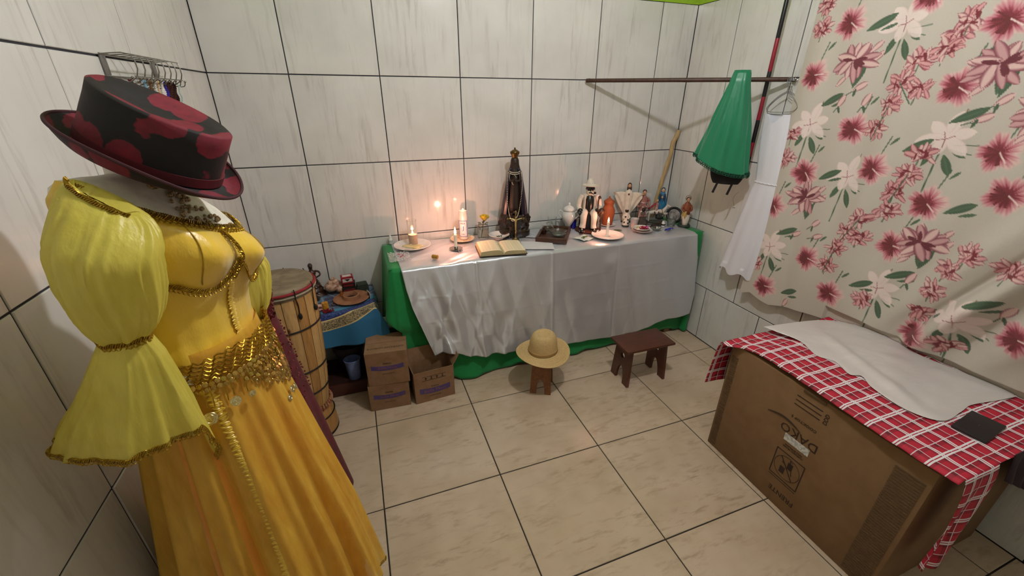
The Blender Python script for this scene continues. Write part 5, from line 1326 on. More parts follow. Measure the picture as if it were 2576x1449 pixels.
def tray_group():
    t = T('wooden_tray', 'dark wooden board tray with raised rim holding glass bowls', 'tray', 1.785, -.235, -.82 + .25)
    wd = wood('walnut_board', '#4a2a1a', '#2e170d', stretch=(9, 1, 9), knots=False, rough=.4)
    L, W = .20, .30
    G().box((0, 0, .008), (L, W, .015), bev=.004).obj('board', wd, t)
    for s_ in (-1, 1):
        G().box((s_ * (L / 2 - .009), 0, .020), (.018, W, .024), bev=.004).obj('rim', wd, t); G().box((0, s_ * (W / 2 - .009), .020), (L - .03, .018, .024), bev=.004).obj('rim', wd, t)
    b = thing('glass_bowl', 'clear ribbed glass bowl of water on the front of the dark tray', 'bowl', (1.792, -.285, Z2 + .017))
    G().lathe([(.001, 0), (.026, 0), (.030, .003), (.052, .022), (.060, .036), (.058, .037), (.049, .023), (.028, .006), (.001, .004)], 40).obj('bowl_glass', GLASS, b)
    for z, r in ((.010, .038), (.018, .048), (.027, .055)): G().torus((0, 0, z), r, .0012, 40, 6).obj('rib', GLASS, b)
    G().lathe([(.001, .0045), (.028, .0065), (.046, .020), (.001, .020)], 36).obj('water', WATER, b)
    b = thing('glass_bowl', 'upturned clear glass bowl catching the light at the back of the dark tray', 'bowl', (1.768, -.165, Z2 + .017))
    G().lathe([(.046, 0), (.047, .002), (.044, .026), (.032, .046), (.016, .052), (.001, .053), (.001, .050), (.015, .049), (.030, .043), (.041, .025), (.044, .002)], 40, caps=False).obj('bowl_glass', GLASS, b)
    b = thing('smoking_pipe', 'dark wooden smoking pipe lying across the left side of the dark tray', 'pipe', (1.722, -.215, Z2 + .018), .5)
    G().lathe([(.001, 0), (.012, 0), (.015, .008), (.015, .030), (.011, .031), (.010, .012), (.001, .010)], 24).obj('pipe_bowl', M('briar_wood', '#2c160e', .3), b)
    G().tube(smooth_path([(.010, 0, .008), (.04, 0, .010), (.09, -.002, .012), (.12, -.003, .010)], 4), .0042, 8).obj('pipe_stem', M('black_stem', '#1a0f0a', .3), b)
    b = thing('tall_clear_tumbler', 'thin clear tumbler standing behind the dark tray', 'glass', (1.845, -.075, Z2))
    G().lathe([(.001, 0), (.026, 0), (.031, .085), (.0295, .085), (.0245, .004), (.001, .004)], 32).obj('glass', GLASS, b)
    # urn
    t = T('lidded_urn', 'white porcelain urn with lid and two curled handles beside the seated old man', 'urn', 1.945, -.125, -.5)
    G().lathe([(.001, 0), (.026, 0), (.028, .004), (.016, .014), (.014, .022), (.028, .045), (.044, .075), (.048, .098), (.044, .116), (.036, .126), (.034, .134), (.040, .138), (.001, .138)], 48).obj('urn_body', PORC, t)
    G().lathe([(.039, .138), (.040, .142), (.036, .152), (.024, .163), (.008, .169), (.006, .172), (.009, .178), (.006, .186), (.001, .190)], 40).obj('lid', PORC, t)
    for s_ in (-1, 1): G().tube(smooth_path([(s_ * .040, 0, .118), (s_ * .056, 0, .132), (s_ * .068, 0, .122), (s_ * .066, 0, .100), (s_ * .052, 0, .086), (s_ * .043, 0, .078)], 5), .0045, 8).obj('handle', PORC, t)
    t = T('blue_cup', 'small cobalt blue cup with a red flower top behind the seated old man', 'cup', 1.995, -.10)
    G().lathe([(.001, 0), (.022, 0), (.026, .010), (.022, .022), (.024, .045), (.025, .058), (.001, .058)], 32).obj('cup_body', M('cobalt_glaze', '#15147a', .2), t)
    g = G(); rnd = random.Random(8)
    for i in range(9): g.ell((.014 * cos(i * .9), .014 * sin(i * .9), .064), (.011, .011, .007), 8, 6)
    g.obj('red_petals', M('crimson_paper', '#a01c3c', .6), t)
    t = T('napkin', 'small white paper napkin with a sprig of green herbs beside the round plate', 'napkin', 1.948, -.345, .35)
    def P(u, v): x, y = (u - .5) * .10, (v - .5) * .095; return (x, y, .002 + .008 * abs(u - .5) + .003 * sin(9 * u + 5 * v))
    G().surf(P, 12, 12).obj('paper', M('pale_green_white_paper', '#c8d2cc', .7), t, solid=.0006)
    g = G(); rnd = random.Random(11)
    for i in range(20): g.ell((rnd.gauss(.005, .010), rnd.gauss(0, .007), .010), (.009, .003, .0015), 6, 4, rot=RZ(rnd.uniform(0, 3)))
    g.obj('herbs', M('fresh_green_herbs', '#4a6a2c', .7, '#2f4a1c', vs=90), t)['kind'] = 'stuff'
tray_group()
def old_man():
    t = T('seated_man_figure', 'seated black man figure in white hat and suit with cane and pipe', 'figurine', 2.075, -.165, -.45)
    wh, blk = M('off_white_paint', '#d8cdbf', .5, '#c9bcae', vs=30), M('glossy_black_paint', '#100e0e', .3)
    G().lathe([(.055, 0), (.060, .02), (.056, .10), (.052, .125), (.001, .128)], 24, (0, .02, 0)).obj('stump', M('dark_stump', '#2e2620', .7, '#1c1612', vs=20, bump=.5, bs=40, bd=.005), t)
    G().loft([ringe(a, b, z, 30, y=y) for z, a, b, y in [(.115, .050, .040, .01), (.15, .047, .036, .008), (.19, .045, .034, .006), (.225, .052, .036, .004), (.245, .045, .030, .004), (.258, .020, .018, .004)]]).obj('jacket', wh, t)
    G().loft([ringe(a, b, z, 24, y=y) for z, a, b, y in [(.135, .026, .026, -.022), (.16, .028, .030, -.020), (.20, .031, .032, -.016), (.235, .027, .027, -.010), (.255, .012, .014, 0), (.262, .012, .012, 0)]]).obj('bare_chest', blk, t)
    G().box((0, -.045, .205), (.010, .002, .0025)).box((0, -.045, .203), (.0025, .002, .016)).torus((0, 0, 0), .015, .0009, 24, 4, m=TR(0, -.036, .228) @ RX(1.2)).obj('cross_pendant', SILV, t)
    g = G()
    for s_ in (-1, 1):
        q = G().tube(smooth_path([(s_ * .022, -.005, .128), (s_ * .034, -.050, .126), (s_ * .036, -.066, .105), (s_ * .036, -.064, .060), (s_ * .040, -.066, .030)], 4), [.024, .025, .026, .026, .026, .026, .025, .024, .023, .022, .021, .020, .020, .020, .021, .022, .022], 12); q.obj('trouser_leg', wh, t)
        G().ell((s_ * .042, -.086, .014), (.017, .032, .012)).obj('foot', blk, t)
        for dy in (-.070, -.086, -.100): G().tube([(s_ * .042 - .016, dy, .010), (s_ * .042, dy, .0275), (s_ * .042 + .016, dy, .010)], .003, 6).obj('sandal_strap', wh, t)
        G().box((s_ * .042, -.086, .002), (.036, .066, .004), bev=.001).obj('sandal_sole', M('sandal_brown', '#4a2a1c', .6), t)
        G().surf(lambda u, v: (s_ * (.028 + .014 * u), -.038 + .014 * u, .12 + .125 * v), 4, 8).obj('lapel', wh, t, solid=.003)
        G().tube(smooth_path([(s_ * .046, .004, .235), (s_ * .062, -.004, .205), (s_ * .070, -.014, .165), (s_ * .062, -.040, .145)], 4), [.019, .019, .018, .018, .018, .018, .017, .017, .017, .016, .016, .016, .016], 12).obj('sleeve', wh, t)
    G().ell((-.060, -.052, .138), (.020, .020, .022)).obj('right_hand', blk, t)
    for i in range(4): G().tube([(-.068 + .006 * i, -.066, .140), (-.068 + .007 * i, -.074, .130), (-.066 + .007 * i, -.070, .118)], .0038, 6).obj('finger', blk, t)
    G().ell((.052, -.056, .150), (.014, .014, .014)).obj('left_hand', blk, t)
    for i in range(4): G().tube([(.044 + .006 * i, -.064, .156), (.044 + .006 * i, -.072, .150), (.046 + .006 * i, -.066, .142)], .0032, 6).obj('finger', blk, t)
    # head
    G().ell((0, -.004, .285), (.026, .028, .034)).ell((0, -.033, .280), (.006, .007, .009), 10, 6).ell((-.026, -.002, .283), (.005, .008, .010), 8, 6).ell((.026, -.002, .283), (.005, .008, .010), 8, 6).obj('head', blk, t)
    G().ell((0, -.018, .258), (.024, .018, .020)).ell((-.020, -.006, .268), (.008, .014, .022)).ell((.020, -.006, .268), (.008, .014, .022)).obj('white_beard', M('cream_beard', '#cfc4ae', .8, bump=.5, bs=120), t)
    G().ell((0, -.036, .262), (.012, .004, .0045), 10, 6).obj('lips', blk, t)
    for s_ in (-1, 1): G().box((s_ * .011, -.030, .301), (.013, .005, .0045), bev=.001).obj('white_eyebrow', wh, t); G().ell((s_ * .010, -.029, .291), (.006, .004, .003), 8, 5).obj('closed_eye', blk, t)
    G().lathe([(.001, .352), (.016, .350), (.023, .340), (.028, .315), (.030, .308), (.052, .303), (.056, .307), (.052, .310), (.034, .312), (.030, .318)][::-1], 40).obj('hat', wh, t)
    G().torus((0, 0, .314), .0300, .002, 32, 6).obj('hat_band', M('grey_band', '#8c8680', .6), t)
    G().tube(smooth_path([(.004, -.040, .262), (.018, -.052, .258), (.026, -.056, .262)], 3), .0028, 6).lathe([(.001, 0), (.007, 0), (.008, .012), (.001, .012)], 12, (.028, -.057, .260)).obj('pipe', M('dark_pipe', '#1f130e', .3), t)
    G().tube(smooth_path([(.056, -.075, .004), (.056, -.072, .10), (.056, -.068, .18), (.054, -.064, .215), (.060, -.062, .238), (.070, -.062, .232)], 4), .0042, 8).ell((.060, -.062, .238), (.010, .007, .012), 10, 7).obj('cane', M('dark_brown_cane', '#2c1a12', .4), t)
    G().ell((0, -.01, .004), (.085, .10, .006), 28, 6).obj('base', M('clay_red_base', '#5a2c1c', .6), t)
    t2 = T('beaded_gourd_rattle', 'small dark brown gourd rattle hung with beads leaning on the knee of the seated man', 'rattle', 2.118, -.262, 0)
    G().lathe([(.001, 0), (.006, 0), (.006, .10), (.013, .112), (.022, .132), (.022, .150), (.012, .166), (.001, .170)], 24).obj('gourd', M('dark_gourd', '#3a2216', .4, '#25140c', vs=30), t2)
    g = G()
    for i in range(60): a = i * .8; g.ell((.023 * cos(a), .023 * sin(a), .128 + .0005 * i), .0026, 6, 4)
    for i in range(26): g.ell((-.012 - .01 * sin(i * .12), -.014, .12 - .0042 * i), .0024, 6, 4)
    g.obj('bead_net', M('brown_amber_beads', '#6a4428', .3, '#2c1a10', vs=300), t2)['kind'] = 'stuff'
old_man()
def right_group():
    plate('saucer', 'white saucer under the terracotta jar', 2.262, -.122, .058, h=.008)
    t = T('terracotta_jar', 'lidded terracotta jar standing on a white saucer at the back of the altar', 'jar', 2.262, -.122, 0, .0065)
    ter = M('orange_terracotta', '#a5532a', .7, '#954722', vs=20, bump=.15, bs=150)
    G().lathe([(.001, 0), (.034, 0), (.036, .004), (.042, .05), (.047, .085), (.046, .105), (.036, .128), (.031, .138), (.034, .150), (.036, .158), (.001, .158)], 48).obj('jar_body', ter, t)
    G().lathe([(.037, .158), (.038, .165), (.034, .172), (.014, .186), (.006, .190), (.007, .198), (.001, .204)], 40).obj('lid', ter, t)
    plate('plate', 'plain round white plate holding the lit stick candle at the front right', 2.118, -.360, .106)
    t = T('stick_candle', 'thin lit white candle standing on the round white plate', 'candle', 2.114, -.362, 0, .006)
    G().lathe([(.001, 0), (.0085, 0), (.0085, .090), (.0075, .094), (.001, .092)], 20).ell((0, 0, .001), (.022, .016, .0025), 16, 5).obj('candle_stick', WAX, t)
    flame(t, .096, .032, CANDLE_W * .45, .0058)
    o = G().ell((0, 0, .003), (.030, .013, .003), 16, 6).obj('green_leaf', M('olive_leaf', '#4c5a38', .6)); o.location = (2.262, -.262, Z2); o.rotation_euler = (0, 0, -.4); tag(o, 'single olive green leaf lying behind the round white plate', 'leaf')
    # christ figure with spread robe
    wh = M('cream_robe_paint', '#d9cfc0', .45, '#c8bcab', vs=30); gl = M('dull_gold_line', '#8a744a', .4, metal=.4); sk = M('painted_skin', '#b98a6a', .5); hr = M('brown_hair_paint', '#2e1a12', .5)
    t = T('christ_figure', 'white robed Christ figurine with both arms spread wide', 'figurine', 2.445, -.085, -.58)
    G().loft([ringe(a, b, z, 30, f=lambda a_: .05 * sin(8 * a_)) for z, a, b in [(0, .030, .026), (.03, .028, .024), (.10, .026, .022), (.16, .028, .020), (.205, .030, .018), (.225, .022, .015), (.235, .010, .010), (.245, .008, .008)]]).obj('robe', wh, t, ang=180)
    for s_ in (-1, 1):
        def P(u, v):
            xx = .022 + .075 * u; top = .215 + .010 * sin(u * 2.6) - .01 * u; bot = top - .03 - .13 * (1 - u) ** 1.2 - .02 * sin(u * 3.1)
            return (s_ * xx, -.004 + .006 * sin(v * 7 + u * 5), top + (bot - top) * v)
        G().surf(P, 14, 14).obj('draped_sleeve', wh, t, ang=180, solid=.004)
        G().tube([P(i / 13, 1) for i in range(14)], .0012, 5).obj('gold_edging', gl, t)
        G().ell((s_ * .100, -.004, .207), (.009, .006, .006), 10, 6).obj('hand', sk, t)
    G().ell((0, -.002, .262), (.013, .014, .018)).ell((0, -.016, .260), (.002, .003, .004), 6, 4).obj('head', sk, t)
    G().ell((0, .004, .266), (.015, .015, .019)).ell((-.010, .002, .245), (.007, .010, .020)).ell((.010, .002, .245), (.007, .010, .020)).ell((0, -.013, .249), (.007, .004, .007), 8, 5).obj('hair', hr, t)
    G().ell((0, -.018, .205), (.007, .003, .008), 10, 6).obj('heart', M('brown_heart', '#5a2f22', .5), t)
    G().lathe([(.036, 0), (.036, .006), (.001, .007)], 24).obj('base', M('dark_green_base', '#26352c', .6), t)
    t = T('cow_figure', 'small white figurine with black spots in front of the Christ figurine', 'figurine', 2.375, -.185, -.5)
    G().loft([ringe(a, b, z, 20) for z, a, b in [(0.008, .024, .018), (.03, .022, .017), (.055, .018, .015), (.080, .018, .014), (.092, .010, .010), (.10, .007, .007)]]).obj('gown', wh, t)
    G().ell((0, 0, .112), (.013, .013, .015)).ell((0, -.014, .108), (.005, .005, .004), 8, 5).obj('head', M('glossy_black_paint', '#100e0e', .3), t)
    for x, z in ((-.012, .03), (.012, .05), (-.006, .07), (.014, .024)): G().ell((x, -.015, z), (.006, .003, .007), 8, 5).obj('black_patch', M('glossy_black_paint', '#100e0e', .3), t)
    for s_ in (-1, 1): G().tube([(s_ * .015, 0, .086), (s_ * .024, -.008, .066), (s_ * .012, -.018, .056)], .005, 7).obj('arm', wh, t)
    G().ell((0, 0, .105 + .018), (.014, .014, .005), 12, 5).obj('cap', wh, t)
    G().lathe([(.026, 0), (.026, .008), (.001, .009)], 20).obj('base', M('dark_green_base', '#26352c', .6), t)
    t = T('plastic_cup', 'translucent white plastic cup between the spotted figurine and the saints', 'cup', 2.405, -.245)
    G().lathe([(.001, 0), (.020, 0), (.0285, .066), (.030, .068), (.028, .068), (.0265, .064), (.0185, .003), (.001, .002)], 32).obj('cup_body', M('milky_cup_plastic', '#cfc8c6', .35, alpha=.75), t)
    G().lathe([(.001, .004), (.0235, .004), (.025, .040), (.001, .040)], 28).obj('drink', M('pale_pink_liquid', '#c9aaa0', .2), t)
    # saint in red and silver
    red = M('brick_red_paint', '#7c3a34', .5, '#9c7a70', vs=45); dk = M('dark_metal_paint', '#3a2f2a', .4, '#57483e', vs=40)
    t = T('warrior_saint_figure', 'red and silver armoured saint figurine with a square halo sheet behind', 'figurine', 2.548, -.130, -.6)
    G().loft([ringe(a, b, z, 24, f=lambda q: .04 * sin(7 * q)) for z, a, b in [(.02, .034, .026), (.06, .030, .023), (.10, .025, .020), (.14, .027, .020), (.175, .032, .018), (.19, .016, .013), (.20, .009, .009)]]).obj('tunic', red, t, ang=180)
    for z in (.085, .115, .145): G().torus((0, 0, z), .027, .0028, 28, 6, sy=.78).obj('silver_band', M('pink_silver_band', '#b8a49c', .35, metal=.4), t)
    for s_ in (-1, 1): G().tube(smooth_path([(s_ * .028, 0, .18), (s_ * .042, -.006, .15), (s_ * .036, -.020, .12), (s_ * .012, -.026, .125)], 3), .0078, 8).obj('arm', red, t); G().tube([(s_ * .014, 0, .06), (s_ * .016, -.004, .012)], [.012, .010], 8).obj('leg', dk, t)
    G().ell((0, -.002, .216), (.013, .014, .018)).ell((0, -.016, .214), (.002, .003, .003), 6, 4).obj('head', sk, t)
    G().ell((0, .004, .224), (.015, .015, .014)).obj('hair', hr, t)
    G().box((0, .022, .15), (.10, .0015, .12), bev=.0005).obj('halo_sheet', M('clear_plastic_halo', '#c9c4c0', .2, alpha=.35), t)
    G().lathe([(.045, 0), (.046, .012), (.036, .020), (.001, .022)], 24).obj('base', M('dark_green_base', '#26352c', .6), t)
    # horseman
    t = T('horseman_figure', 'mounted saint figurine in red cape on a rearing white horse', 'figurine', 2.640, -.175, -.5)
    wp = M('horse_white_paint', '#cbbfb4', .45)
    G().loft([[(-.055 + .11 * q, .017 * cos(a) * (1 - .4 * abs(q - .5)), .072 + .018 * sin(a) * (1 - .5 * abs(q - .5)) + .014 * q) for a in np.linspace(0, 2 * pi, 18, endpoint=False)] for q in np.linspace(0, 1, 9)]).obj('horse_body', wp, t)
    G().tube(smooth_path([(.045, 0, .085), (.062, 0, .108), (.070, 0, .125)], 3), [.014, .013, .012, .011, .010, .010, .009], 10).ell((.080, 0, .124), (.018, .008, .009), 12, 7, rot=RY(.5)).ell((.068, .004, .137), (.002, .002, .006), 6, 4).ell((.068, -.004, .137), (.002, .002, .006), 6, 4).obj('horse_head', wp, t)
    for (x, y, b, fx) in ((.042, .010, .045, .016), (.046, -.010, .062, .030), (-.044, .010, .006, -.008), (-.048, -.010, .006, -.004)): G().tube(smooth_path([(x, y, .070), (x + fx, y, (b + .07) / 2 + .006), (x + fx * .4, y, b)], 3), [.009, .0075, .006, .0055, .005, .0045, .005], 8).obj('horse_leg', wp, t)
    G().tube(smooth_path([(-.055, 0, .078), (-.070, 0, .065), (-.072, 0, .040)], 3), [.004, .006, .007, .007, .006, .004, .002], 7).obj('horse_tail', wp, t)
    G().loft([ringe(a, b, z, 18, x=-.004) for z, a, b in [(.085, .014, .014), (.11, .012, .012), (.135, .014, .011), (.148, .006, .006)]]).obj('rider_body', M('silver_red_rider', '#8a4a44', .4, '#b0a09a', vs=60), t)
    G().ell((-.004, 0, .160), (.009, .009, .012)).obj('rider_head', sk, t)
    G().surf(lambda u, v: (-.010 - .045 * v - .01 * sin(u * 6), -.022 + .044 * u, .142 - .045 * v + .006 * sin(u * 9)), 10, 8).obj('red_cape', M('cape_red', '#8e1c2a', .5), t, solid=.002)
    G().tube([(.010, -.016, .15), (.070, -.024, .02)], .0016, 6).obj('lance', gl, t)
    G().ell((0, 0, .006), (.075, .034, .010), 28, 8).obj('base', M('mossy_base', '#2b3526', .7, '#3c2f22', vs=40, bump=.4, bs=60), t)
    for x in (-.016, .012): G().tube([(x, -.014, .084), (x + .006, -.020, .062), (x + .012, -.019, .050)], .005, 7).obj('rider_leg', M('rider_boot', '#3a2a24', .5), t)
    # dark little figure
    t = T('kneeling_black_figure', 'dark kneeling figurine with a white cape between the cup and the horseman', 'figurine', 2.500, -.205, -.4)
    G().loft([ringe(a, b, z, 20, f=lambda q: .10 * sin(5 * q)) for z, a, b in [(0, .040, .030), (.02, .042, .030), (.045, .024, .022), (.07, .018, .016), (.09, .016, .013), (.10, .008, .008)]]).obj('body', dk, t)
    G().ell((0, -.002, .112), (.012, .013, .015)).obj('head', M('glossy_black_paint', '#100e0e', .3), t)
    G().surf(lambda u, v: ((-.020 + .040 * u) * (1 + v * .6), .012 + .006 * sin(u * 8), .098 - .06 * v), 10, 8).obj('white_cape', wp, t, solid=.002)
    for s_ in (-1, 1): G().tube([(s_ * .015, 0, .088), (s_ * .022, -.014, .068), (s_ * .004, -.022, .074)], .0055, 7).obj('arm', red, t)
    # twigs base at front
    o = T('twig_bundle', 'little heap of dark twigs in front of the mounted saint', 'twigs', 2.575, -.262)
    g = G(); rnd = random.Random(21)
    for i in range(26): a = rnd.uniform(-.5, .5); x, y = rnd.gauss(0, .03), rnd.gauss(0, .012); l = rnd.uniform(.02, .05); g.tube([(x - l * cos(a), y - l * sin(a), .004 + rnd.uniform(0, .014)), (x + l * cos(a), y + l * sin(a), .004 + rnd.uniform(0, .014))], .0022, 5)
    g.obj('twigs', M('dark_twig', '#261c14', .8, '#3a2c1e', vs=60), o)['kind'] = 'stuff'
    # blue virgin
    bl = M('cerulean_cloak_paint', '#1f6a96', .45, '#2b7ba6', vs=40)
    t = T('blue_madonna_figure', 'small Madonna figurine in a bright blue cloak near the corner', 'figurine', 2.745, -.090, -.7)
    G().lathe([(.028, 0), (.028, .045), (.001, .046)], 24).obj('plinth', M('grey_green_plinth', '#4a4f4a', .6), t)
    G().loft([ringe(a, b, z, 26, f=lambda q: .03 * sin(9 * q)) for z, a, b in [(.046, .028, .024), (.08, .036, .028), (.12, .036, .028), (.16, .028, .024), (.185, .020, .018), (.20, .014, .014)]]).obj('cloak', bl, t, ang=180)
    G().ell((0, -.005, .212), (.012, .012, .016)).ell((0, -.018, .21), (.002, .002, .003), 6, 4).obj('head', M('pale_painted_skin', '#c9a890', .5), t)
    G().ell((0, .003, .214), (.015, .015, .020)).ell((0, .008, .195), (.015, .012, .018)).obj('veil', M('navy_veil_paint', '#1c3a54', .45), t)
    G().ell((0, -.026, .165), (.008, .008, .010), 10, 6).obj('hands', M('pale_painted_skin', '#c9a890', .5), t)
    for s_ in (-1, 1): G().surf(lambda u, v: (s_ * (.004 + .018 * u), -.026 + .006 * u, .19 - .12 * v), 4, 8).obj('cloak_edge', M('navy_veil_paint', '#1c3a54', .45), t, solid=.002)
    # small glass items
    t = T('water_glass', 'short glass half full of water in front of the blue Madonna figurine', 'glass', 2.690, -.290)
    G().lathe([(.001, 0), (.025, 0), (.027, .003), (.030, .080), (.0285, .080), (.0255, .005), (.001, .005)], 36).obj('glass', GLASS, t)
    G().lathe([(.001, .0055), (.0252, .0055), (.0272, .050), (.001, .050)], 32).obj('water', WATER, t)
    t = T('pillbox', 'tiny clear and white plastic bottle beside the water glass', 'bottle', 2.625, -.285)
    G().lathe([(.001, 0), (.012, 0), (.012, .028), (.008, .033), (.008, .040), (.001, .041)], 20).obj('bottle_body', M('white_plastic', '#d8d8d4', .35), t)
    G().lathe([(.0122, .008), (.0122, .020)], 20, caps=False).obj('label', M('black_pack_card', '#17120f', .5), t)
    t = T('black_hoop', 'black leather ring shaped dish standing tilted behind the water glass', 'dish', 2.790, -.195, -.4)
    m4 = TR(0, 0, .048) @ RX(1.05)
    G().torus((0, 0, 0), .052, .010, 40, 10, m=m4).obj('ring', M('black_leather_ring', '#14100f', .4), t)
    G().lathe([(.001, -.004), (.048, -.004), (.048, .002), (.001, .002)], 32, m=m4).obj('inner_disc', M('grey_marbled_disc', '#5f5b58', .4, '#a39c98', vs=40), t)
    for s_ in (-1, 1): G().box((s_ * .03, .02, .010), (.012, .02, .02), bev=.002).obj('foot', M('black_leather_ring', '#14100f', .4), t)
    t = T('seated_saint_figure', 'seated saint figurine in brown mantle and white skirt at the right end of the altar', 'figurine', 2.775, -.325, -.6)
    G().lathe([(.042, 0), (.044, .008), (.038, .016), (.001, .018)], 28).obj('base', M('dark_green_base', '#26352c', .6), t)
    G().box((0, .012, .042), (.050, .036, .05), bev=.006).obj('rock_seat', M('grey_rock', '#5f5f5c', .7, bump=.5, bs=60), t)
    G().loft([ringe(a, b, z, 22, y=y, f=lambda q: .06 * sin(7 * q)) for z, a, b, y in [(.018, .018, .014, -.030), (.05, .022, .018, -.026), (.075, .030, .026, -.008), (.09, .026, .022, 0)]]).obj('white_skirt', wp, t, ang=180)
    G().loft([ringe(a, b, z, 22, f=lambda q: .04 * sin(6 * q)) for z, a, b in [(.082, .028, .024), (.11, .026, .022), (.14, .026, .020), (.165, .020, .015), (.175, .010, .010)]]).obj('brown_mantle', M('russet_mantle', '#6e3420', .5, '#8a4a2c', vs=40), t, ang=180)
    G().ell((0, -.004, .190), (.012, .013, .016)).obj('head', sk, t); G().ell((0, .003, .195), (.0145, .0145, .014)).obj('hair', hr, t)
    G().torus((0, 0, 0), .018, .0016, 24, 5, m=TR(0, .010, .200) @ RX(pi / 2)).obj('halo', gl, t)
    for s_ in (-1, 1): G().tube(smooth_path([(s_ * .022, 0, .155), (s_ * .032, -.014, .125), (s_ * .012, -.030, .115)], 3), .0075, 8).obj('arm', M('russet_mantle', '#6e3420', .5), t)
    G().surf(lambda u, v: (-.03 + .03 * u, -.030 + .008 * sin(u * 6), .115 - .06 * v), 8, 8).obj('gold_sash', M('ochre_sash', '#b89a5a', .5), t, solid=.002)
    # sweets
    plate('plate', 'lower white plate with pink rim under the plate of wrapped sweets', 2.405, -.340, .070, rim=M('pink_rim', '#b87a7a', .4))
    plate('plate', 'upper small white plate heaped with shiny wrapped sweets', 2.400, -.340, .058, z=Z2 + .0145)
    rnd = random.Random(31); cols = [('crimson', '#9c1428'), ('magenta', '#c02a7c'), ('pale yellow', '#cdbb72'), ('dark red', '#6c0f1c'), ('silver white', '#c9c4c4'), ('scarlet', '#b01a22'), ('pink', '#d0609a')]
    pos = [(-.006, -.014), (.028, .004), (-.026, .004), (.012, -.026), (-.032, -.012), (.004, .012), (.032, -.016)]
    for (nm, c), (dx, dy) in zip(cols, pos):
        o = thing('wrapped_sweet', '%s foil wrapped sweet on the upper small white plate' % nm, 'sweet', (2.400 + dx, -.340 + dy, Z2 + .0215), rnd.uniform(0, 3), 'wrapped sweets on the small plate')
        mm = M('foil_' + nm.replace(' ', '_'), c, .25, metal=.4, bump=.6, bs=300)
        G().ell((0, 0, .007), (.011, .008, .007), 12, 8).obj('sweet_body', mm, o)
        for s_ in (-1, 1): G().lathe([(.002, 0), (.007, .010), (.006, .011), (.001, .004)], 10, m=TR(s_ * .010, 0, .007) @ RY(s_ * pi / 2)).obj('twisted_end', mm, o, ang=20)
    t = T('metal_cup', 'small shallow silver metal cup behind the plate of sweets', 'cup', 2.528, -.340)
    G().lathe([(.001, 0), (.020, 0), (.028, .012), (.031, .016), (.029, .017), (.018, .004), (.001, .003)], 36).obj('cup_body', SILV, t)
    o = T('blue_ribbon', 'crumpled royal blue ribbon scrap at the right front of the altar', 'ribbon', 2.607, -.372, .3)
    G().surf(lambda u, v: (-.034 + .068 * u, -.012 + .024 * v, .004 + .009 * abs(sin(u * 7)) + .003 * sin(v * 5)), 24, 6).obj('ribbon_strip', M('royal_blue_ribbon', '#141a9c', .35), o, ang=30, solid=.001)
right_group()
def wooden_staff():
    # leans in the corner behind the figurines
    pts = smooth_path([(2.700, -.055, Z2 + .004), (2.722, -.055, .96), (2.752, -.050, 1.10), (2.790, -.050, 1.27), (2.796, -.046, 1.345), (2.822, -.044, 1.40), (2.838, -.040, 1.435)], 6)
    g = G().tube(pts, [.0125 + .0012 * sin(i * 1.3) + .004 * (i / len(pts)) for i in range(len(pts))], 12)
    tag(g.obj('walking_stick', M('peeled_pale_wood', '#b59a6c', .6, '#a08458', vs=20, bump=.3, bs=60, stretch=(3, 3, .6))), 'crooked peeled pale wooden stick leaning in the corner behind the figurines', 'stick')
wooden_staff()

# ------------------------------------------------------------------ rail across the corner and what hangs on it
A_, B_ = Vector((2.067, -.016, 1.748)), Vector((2.853, -.838, 1.744))
def rail():
    t = thing('hanging_rod', 'dark brown wooden rod fixed across the corner of the room', 'rail', tuple((A_ + B_) / 2))
    d = B_ - A_; L = d.length; c = (A_ + B_) / 2; o = G().tube([tuple(A_ - c), tuple(B_ - c)], .0115, 16).obj('rod', wood('dark_rod_wood', '#4a2c1c', '#2e1a10', knots=False), t)
    for p, q in ((A_, .9), (B_, -.9)):
        v = p - c + d.normalized() * .018 * (1 if q > 0 else -1); G().ell(tuple(v + Vector((0, -.0, .0115))), (.004, .004, .0025), 10, 6).obj('screw', SILV, t)
    v = B_ - c; G().torus((0, 0, 0), .010, .0018, 20, 6, m=TR(*(v + Vector((-.012, -.014, .0)))) @ RX(pi / 2)).obj('eye_hook', SILV, t)
rail()
ux = (B_ - A_).normalized(); un = Vector((-ux.y, ux.x, 0)); un = -un if un.dot(Vector((.62, -2.6, 0)) - A_) < 0 else un       # towards the room
def railP(s, n, z): p = A_ + ux * s + un * n; return (p.x, p.y, z)
